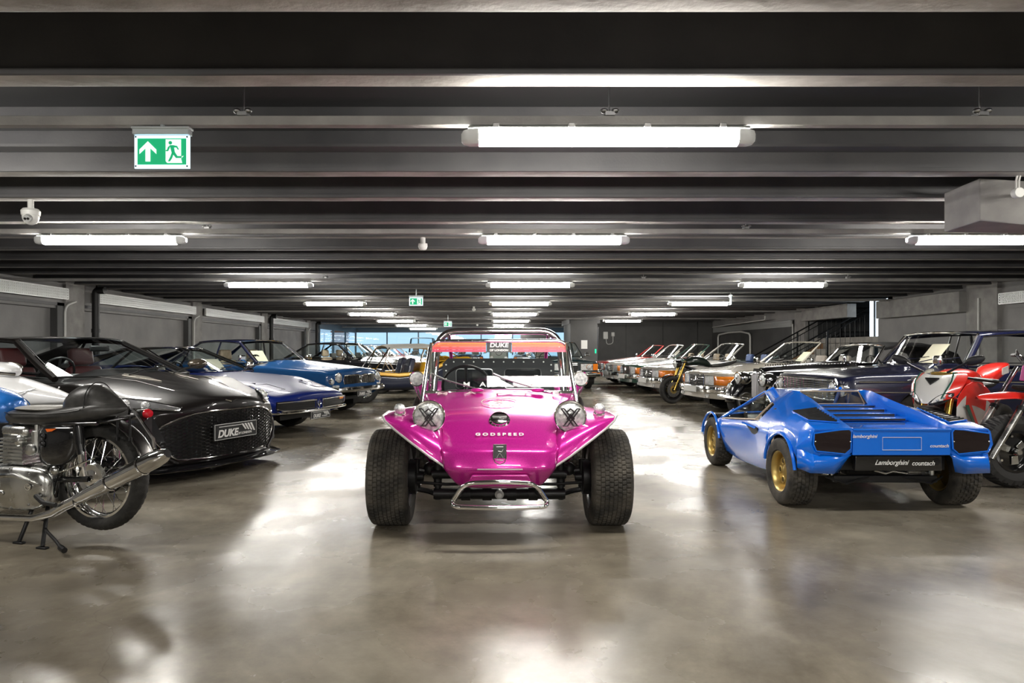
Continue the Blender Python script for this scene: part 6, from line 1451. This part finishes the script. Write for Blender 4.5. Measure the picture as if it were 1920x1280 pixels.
# ---- red, white and green sports bike, origin under the front axle
RR = paint('race_red', (.70, .02, .012)); RW = paint('race_white', (.66, .65, .62)); RG = paint('race_green', (.01, .09, .06))
def sports_bike(loc, rz):
    t = thing('sports_bike', 'red, white and green faired sports bike behind the blue wedge car', 'motorcycle', loc, rz)
    cast(t, (0, 0, .30), .30, .12, .215, BLACKM); cast(t, (-1.43, 0, .31), .31, .19, .215, BLACKM)
    for s in (-1, 1):
        MB().cyl((-.03, s*.105, .30), (-.20, s*.105, .70), .030, n=16).build('fork_leg', GOLDF, t); MB().cyl((-.20, s*.105, .70), (-.28, s*.105, .88), .026, n=16).build('fork_tube', GOLDF, t)
        MB().box((-.10, s*.08, .36), (.10, .04, .12), Matrix.Rotation(R(-25), 3, 'Y')).build('brake_caliper', GOLDF, t, bevel=.012)
    mb = MB(); mb.grid([[(.335*cos(a), .075*sin(b), .30+.335*sin(a)+.02*cos(b)) for b in (-1.5, -.8, 0, .8, 1.5)] for a in [R(d) for d in range(28, 150, 10)]]); mb.build('front_mudguard', BLACKP, t, solid=.003)
    # nose cowl: rows bottom to top
    nose = [[(.05, 0, .665), (.04, .05, .672), (-.02, .12, .70), (-.12, .19, .72)], [(.03, 0, .72), (.02, .06, .73), (-.05, .14, .77), (-.16, .215, .79)],
            [(-.03, 0, .80), (-.04, .07, .81), (-.11, .155, .85), (-.22, .23, .86)], [(-.12, 0, .875), (-.13, .075, .885), (-.20, .15, .91), (-.30, .215, .91)], [(-.20, 0, .92), (-.21, .075, .925), (-.27, .14, .94), (-.36, .19, .94)]]
    rows = [r[::-1]+[(x, -y, z) for x, y, z in r[1:]] for r in nose]
    mb = MB(); ids = [[mb.vert(p) for p in r] for r in rows]
    for i in range(4):
        for j in range(6): mb.mi = 1 if j in (0, 5) else 0; mb.face((ids[i][j], ids[i][j+1], ids[i+1][j+1], ids[i+1][j]))
    mb.build('nose_cowl', [RW, RR], t, sub=2, solid=.006, smooth=180)
    for s in (-1, 1):
        MB().tube([(-.20, s*.135, .945), (-.115, s*.150, .865), (-.055, s*.130, .785), (-.02, s*.105, .715)], .007, 6).build('green_stripe', RG, t)
        o = MB().grid([[(lerp(.045, -.10, u), s*lerp(.035, .18, u), lerp(.668, .755, u)+v*(.012+.032*sin(pi*u))) for v in (-1, 0, 1)] for u in [i/8 for i in range(9)]]).build('headlamp', pm('lamp_black', (.02, .02, .025), .08, coat=1), t, solid=.006)
        for u in (.35, .6, .82): MB().ell((lerp(.052, -.092, u), s*lerp(.037, .184, u), lerp(.672, .757, u)), (.010, .016, .011), 12, 6).build('projector', LENS, o)
        # side fairing: white panel with red sweep
        zs = [(-.12, .19, .72, .30), (-.22, .225, .86, .36), (-.45, .235, .88, .30), (-.70, .215, .80, .24), (-.95, .17, .70, .26), (-1.05, .14, .62, .34)]
        mb = MB(); ids = []
        for x, y, zt, zb in zs: ids.append([mb.vert((x-.10*(1-q)*(x > -.3), s*y*(.55+.45*q**.5), lerp(zb, zt, q))) for q in (0, .2, .4, .6, .8, 1)])
        for i in range(5):
            for j in range(5): mb.mi = 1 if j >= (4 if i < 1 else 3 if i < 3 else 4) else 0; mb.face((ids[i][j], ids[i][j+1], ids[i+1][j+1], ids[i+1][j]))
        mb.build('side_fairing', [RW, RR], t, sub=1, solid=.006, smooth=60)
        for k, m in enumerate((RG, RR)):
            P = [(-.22-.05*k, s*.200, .66), (-.27-.05*k, s*.206, .66), (-.55-.05*k, s*.185, .36), (-.52-.05*k, s*.182, .36)]; MB().prism([(x, y+s*.016, z) for x, y, z in P], (0, s*.004, 0)).build('fairing_stripe', m, t)
        # bars, mirror
        MB().tube([(-.34, s*.11, .90), (-.40, s*.24, .885), (-.47, s*.33, .87)], .012, 8).build('clip_on_bar', BLACKM, t); MB().tube([(-.40, s*.22, .885), (-.52, s*.36, .865)], .018, 8).build('grip', BLACKP, t); MB().tube([(-.37, s*.20, .87), (-.36, s*.30, .86), (-.42, s*.36, .85)], .005, 6).build('brake_lever', STEEL, t)
        MB().tube([(-.16, s*.10, .945), (-.14, s*.20, 1.0), (-.16, s*.27, 1.04)], .011, 8).build('mirror_stalk', BLACKM, t)
        MB().ell((-.17, s*.31, 1.055), (.018, .085, .040), 20, 10, Matrix.Rotation(s*R(18), 3, 'X')).build('mirror_shell', BLACKP, t); MB().ell((-.182, s*.31, 1.055), (.008, .072, .030), 20, 8, Matrix.Rotation(s*R(18), 3, 'X')).build('mirror_glass', pm('mirror', (.7, .7, .7), .05, 1), t)
    MB().grid([[(-.13-.30*q-.05*abs(u)**2, .105*u*(1-.25*q), .895+.20*q-.035*u*u) for u in (-1, -.6, -.2, .2, .6, 1)] for q in (0, .33, .66, 1)]).build('screen', PERSPEX, t); MB().prism([(-.10, -.06, .885), (-.10, .06, .885), (-.06, 0, .83)], (0, 0, .012)).build('intake_wedge', BLACKP, t)
    MB().box((-.33, 0, .92), (.08, .2, .05)).build('yoke', GOLDF, t, bevel=.01)
    loft([(-.38, 0, .84, .10, .07, .8), (-.48, 0, .87, .16, .10, .8), (-.62, 0, .875, .175, .105, .75), (-.78, 0, .85, .15, .10, .8), (-.92, 0, .80, .10, .07, .9)], 'fuel_tank', RR, t)
    loft([(-.88, 0, .80, .11, .03, .8), (-1.0, 0, .80, .14, .035, .8), (-1.15, 0, .82, .13, .035, .8), (-1.22, 0, .86, .09, .03, .8)], 'seat', BLACKP, t)
    loft([(-1.12, 0, .82, .08, .05, .8), (-1.24, 0, .90, .11, .07, .7), (-1.40, 0, .95, .12, .06, .7), (-1.58, 0, .985, .08, .04, .7), (-1.68, 0, 1.0, .03, .015, .9)], 'tail_unit', RR, t)
    for s in (-1, 1): MB().prism([(-1.28, s*.112, .90), (-1.40, s*.122, .92), (-1.42, s*.11, .99), (-1.30, s*.105, .965)], (0, s*.006, 0)).build('number_board', RW, t)
    MB().box((-.68, 0, .48), (.5, .28, .38)).build('engine', BLACKM, t, bevel=.05); MB().tube([(-.75, 0, .45), (-1.1, 0, .42), (-1.43, 0, .31)], .045, 10).build('swing_arm', ALLOY, t)
    MB().cyl((-.80, .10, .26), (-.72, .30, .006), .011).build('side_stand', BLACKM, t)
    return t
sports_bike((3.84, 6.18, 0), R(214))
# ---- red off-road bike with a fat front tyre
def fat_bike(loc, rz):
    t = thing('fat_tyred_bike', 'red off-road motorcycle with fat knobbly front tyre at the right edge', 'motorcycle', loc, rz)
    kn = pm('knobbly_rubber', (.025, .024, .023), .8)
    o = torus_tyre(t, (0, 0, .305), .305, .20, .165, 40, kn, R(-6), True)
    mb = MB(); mb.lathe([(-.075, .175), (-.08, .155), (-.04, .135), (.04, .135), (.08, .155), (.075, .175)], (0, 0, 0), (0, 1, 0), 36); mb.lathe([(.02, .14), (.03, .10), (.03, .03), (.07, .03)], (0, 0, 0), (0, 1, 0), 30); mb.build('wheel_rim', BLACKG, o)
    for k in range(3):
        a = 2*pi*k/3+.4; c = [(.045*cos(a-.6), .04, .045*sin(a-.6)), (.115*cos(a-.28), .034, .115*sin(a-.28)), (.115*cos(a+.28), .034, .115*sin(a+.28)), (.045*cos(a+.6), .04, .045*sin(a+.6))]; MB().prism(c, (0, .008, 0)).build('hub_casting', ALLOY, o, bevel=.004)
        MB().cyl((.125*cos(a+1.05), .03, .125*sin(a+1.05)), (.125*cos(a+1.05), .045, .125*sin(a+1.05)), .010).build('rim_bolt', CHROME, o)
    MB().cyl((0, .03, 0), (0, .11, 0), .022).build('hub', ALLOY, o)
    torus_tyre(t, (-1.30, 0, .30), .30, .20, .165, 40, kn, 0, True); MB().lathe([(-.08, .17), (-.04, .13), (-.05, .03), (.05, .03), (.04, .13), (.08, .17)], (-1.30, 0, .30), (0, 1, 0), 30).build('rear_rim', BLACKG, t)
    for s in (-1, 1):
        MB().cyl((.29, s*.135, .262), (.03, s*.135, .66), .023, .026, 16).build('fork_slider', ALLOY, t); MB().cyl((.035, s*.135, .65), (.015, s*.135, .68), .033).build('fork_seal', BLACKM, t); MB().cyl((.03, s*.135, .66), (-.19, s*.135, 1.0), .018, n=14).build('fork_tube', pm('steel_tube', (.5, .48, .48), .2, 1), t)
        MB().tube([(-.27, s*.07, 1.0), (-.29, s*.20, 1.09), (-.38, s*.36, 1.10)], .011, 8).build('handlebar', CHROME, t); MB().tube([(-.36, s*.32, 1.10), (-.41, s*.42, 1.10)], .017, 8).build('grip', BLACKP, t)
        MB().tube([(-.25, s*.10, .98), (-.20, s*.16, 1.10), (-.26, s*.22, 1.15), (-.30, s*.20, 1.05)], .005, 6).build('control_cable', BLACKP, t)
    fm = [(.31, .02, .735, .0), (.25, .055, .755, .01), (.10, .08, .775, .02), (-.05, .085, .775, .025), (-.20, .085, .755, .025), (-.36, .07, .70, .02)]
    MB().grid([[(x, y*u, z+.028-.028*abs(u)**3-(.03*abs(u) if k else 0)) for u in (-1, -.7, -.35, 0, .35, .7, 1)] for k, (x, y, z, q) in enumerate(fm)]).build('front_mudguard', RR, t, solid=.006, sub=1)
    for z, x in ((.97, -.26), (.82, -.19)): MB().box((x, 0, z), (.07, .32, .035), Matrix.Rotation(R(-25), 3, 'Y')).build('fork_yoke', BLACKM, t, bevel=.008)
    o = MB().prism([(-.06, .02, .89), (-.08, .17, .89), (-.13, .17, 1.0), (-.09, .02, 1.02)], (-.07, .02, 0)).build('lamp_cover', pm('pink_cover', (.50, .07, .26), .4), t, bevel=.008, label='small magenta lamp cover'); MB().lathe([(0, .02), (.012, .02), (.014, .012), (.014, 0)], (-.085, .10, .955), (1, .2, .2), 16).build('cover_knob', BLACKP, o)
    loft([(-.32, 0, .80, .05, .06, .8), (-.40, 0, .84, .12, .10, .8), (-.60, 0, .86, .14, .11, .8), (-.80, 0, .80, .09, .07, .9)], 'fuel_tank', RR, t); loft([(-.70, 0, .80, .08, .04, .8), (-1.0, 0, .80, .12, .05, .8), (-1.4, 0, .83, .11, .05, .8), (-1.5, 0, .85, .05, .03, .9)], 'seat', BLACKP, t)
    MB().box((-.62, 0, .42), (.36, .26, .28)).build('engine', ALLOY, t, bevel=.04); mb = MB()
    for k in range(6): mb.box((-.52, 0, .58+k*.025), (.16, .18, .009))
    mb.build('cylinder_fins', ALLOY, t)['kind'] = 'stuff'
    MB().tube([(-.30, 0, .90), (-.42, .05, .45), (-.60, .08, .27), (-.95, .08, .30), (-1.30, .08, .30)], .016, 8).tube([(-.30, 0, .90), (-.42, -.05, .45), (-.60, -.08, .27), (-.95, -.08, .30), (-1.30, -.08, .30)], .016, 8).build('frame', RR, t)
    MB().grid([[(-1.30+.36*cos(a), .10*u, .42+.36*sin(a)) for u in (-1, 0, 1)] for a in [R(d) for d in range(50, 160, 12)]]).build('rear_mudguard', RR, t, solid=.006)
    MB().tube([(-.55, .10, .58), (-.40, .14, .50), (-.50, .16, .34), (-.9, .16, .40), (-1.3, .16, .55)], .02, 10).build('exhaust', CHROME, t); MB().cyl((-.70, .10, .26), (-.66, .26, .006), .010).build('side_stand', BLACKM, t)
    return t
fat_bike((4.30, 5.80, 0), R(186))
# ---- black naked motorcycle with gold forks
def naked_bike(loc, rz):
    t = thing('naked_motorcycle', 'black naked motorcycle with gold forks between the silver and the champagne roadster', 'motorcycle', loc, rz)
    cast(t, (0, 0, .30), .30, .12, .215, BLACKM, disc=GOLD, rz=R(8)); cast(t, (-1.42, 0, .30), .30, .17, .215, BLACKM)
    for s in (-1, 1): MB().cyl((-.01, s*.10, .29), (-.14, s*.10, .60), .024).build('fork_slider', GOLDF, t); MB().cyl((-.14, s*.10, .60), (-.26, s*.10, .90), .030).build('fork_tube', GOLDF, t); MB().box((-.09, s*.075, .34), (.08, .04, .11)).build('brake_caliper', BLACKM, t, bevel=.01)
    for s in (-1, 1): MB().tube([(-.28, s*.05, .93), (-.30, s*.2, 1.0), (-.40, s*.36, .98)], .012, 8).build('handlebar', BLACKM, t); MB().tube([(-.37, s*.30, .99), (-.43, s*.42, .97)], .017, 8).build('grip', BLACKP, t)
    mb = MB(); mb.grid([[(.325*cos(a), .07*u, .30+.325*sin(a)) for u in (-1, -.5, 0, .5, 1)] for a in [R(d) for d in range(45, 125, 10)]]); mb.build('front_mudguard', BLACKG, t, solid=.003)
    round_lamp(t, (-.08, 0, .84), .085, (1, 0, -.1), depth=.12, ring=BLACKG); MB().box((-.22, 0, .88), (.08, .28, .03)).build('yoke', BLACKM, t, bevel=.008)
    loft([(-.28, 0, .84, .05, .05, .8), (-.38, 0, .90, .14, .09, .8), (-.58, 0, .92, .17, .11, .75), (-.78, 0, .87, .13, .09, .8), (-.90, 0, .80, .07, .05, .9)], 'fuel_tank', paint('tank_black', (.008, .016, .012)), t)
    loft([(-.85, 0, .80, .10, .04, .8), (-1.1, 0, .81, .13, .05, .8), (-1.4, 0, .86, .10, .05, .8), (-1.55, 0, .90, .03, .02, .9)], 'seat', LEATHER, t)
    MB().box((-.62, 0, .50), (.46, .34, .36)).build('engine', BLACKM, t, bevel=.05); MB().box((-.30, 0, .58), (.06, .32, .32)).build('radiator', BLACKP, t, bevel=.01)
    for s in (-1, 1): MB().tube([(-.30, s*.06, .80), (-.60, s*.18, .68), (-.90, s*.16, .50)], .022, 8).build('frame_tube', BLACKM, t); MB().tube([(-.90, s*.12, .45), (-1.42, s*.12, .30)], .028, 8).build('swing_arm', ALLOY, t)
    MB().tube([(-.42, .10, .55), (-.36, .12, .35), (-.55, .14, .22), (-1.0, .16, .26), (-1.35, .2, .42)], [.02, .02, .025, .04, .045], 12).build('exhaust', CHROME, t); MB().cyl((-.75, .12, .26), (-.70, .28, .006), .011).build('side_stand', BLACKM, t)
    return t
naked_bike((3.74, 14.75, 0), R(193))
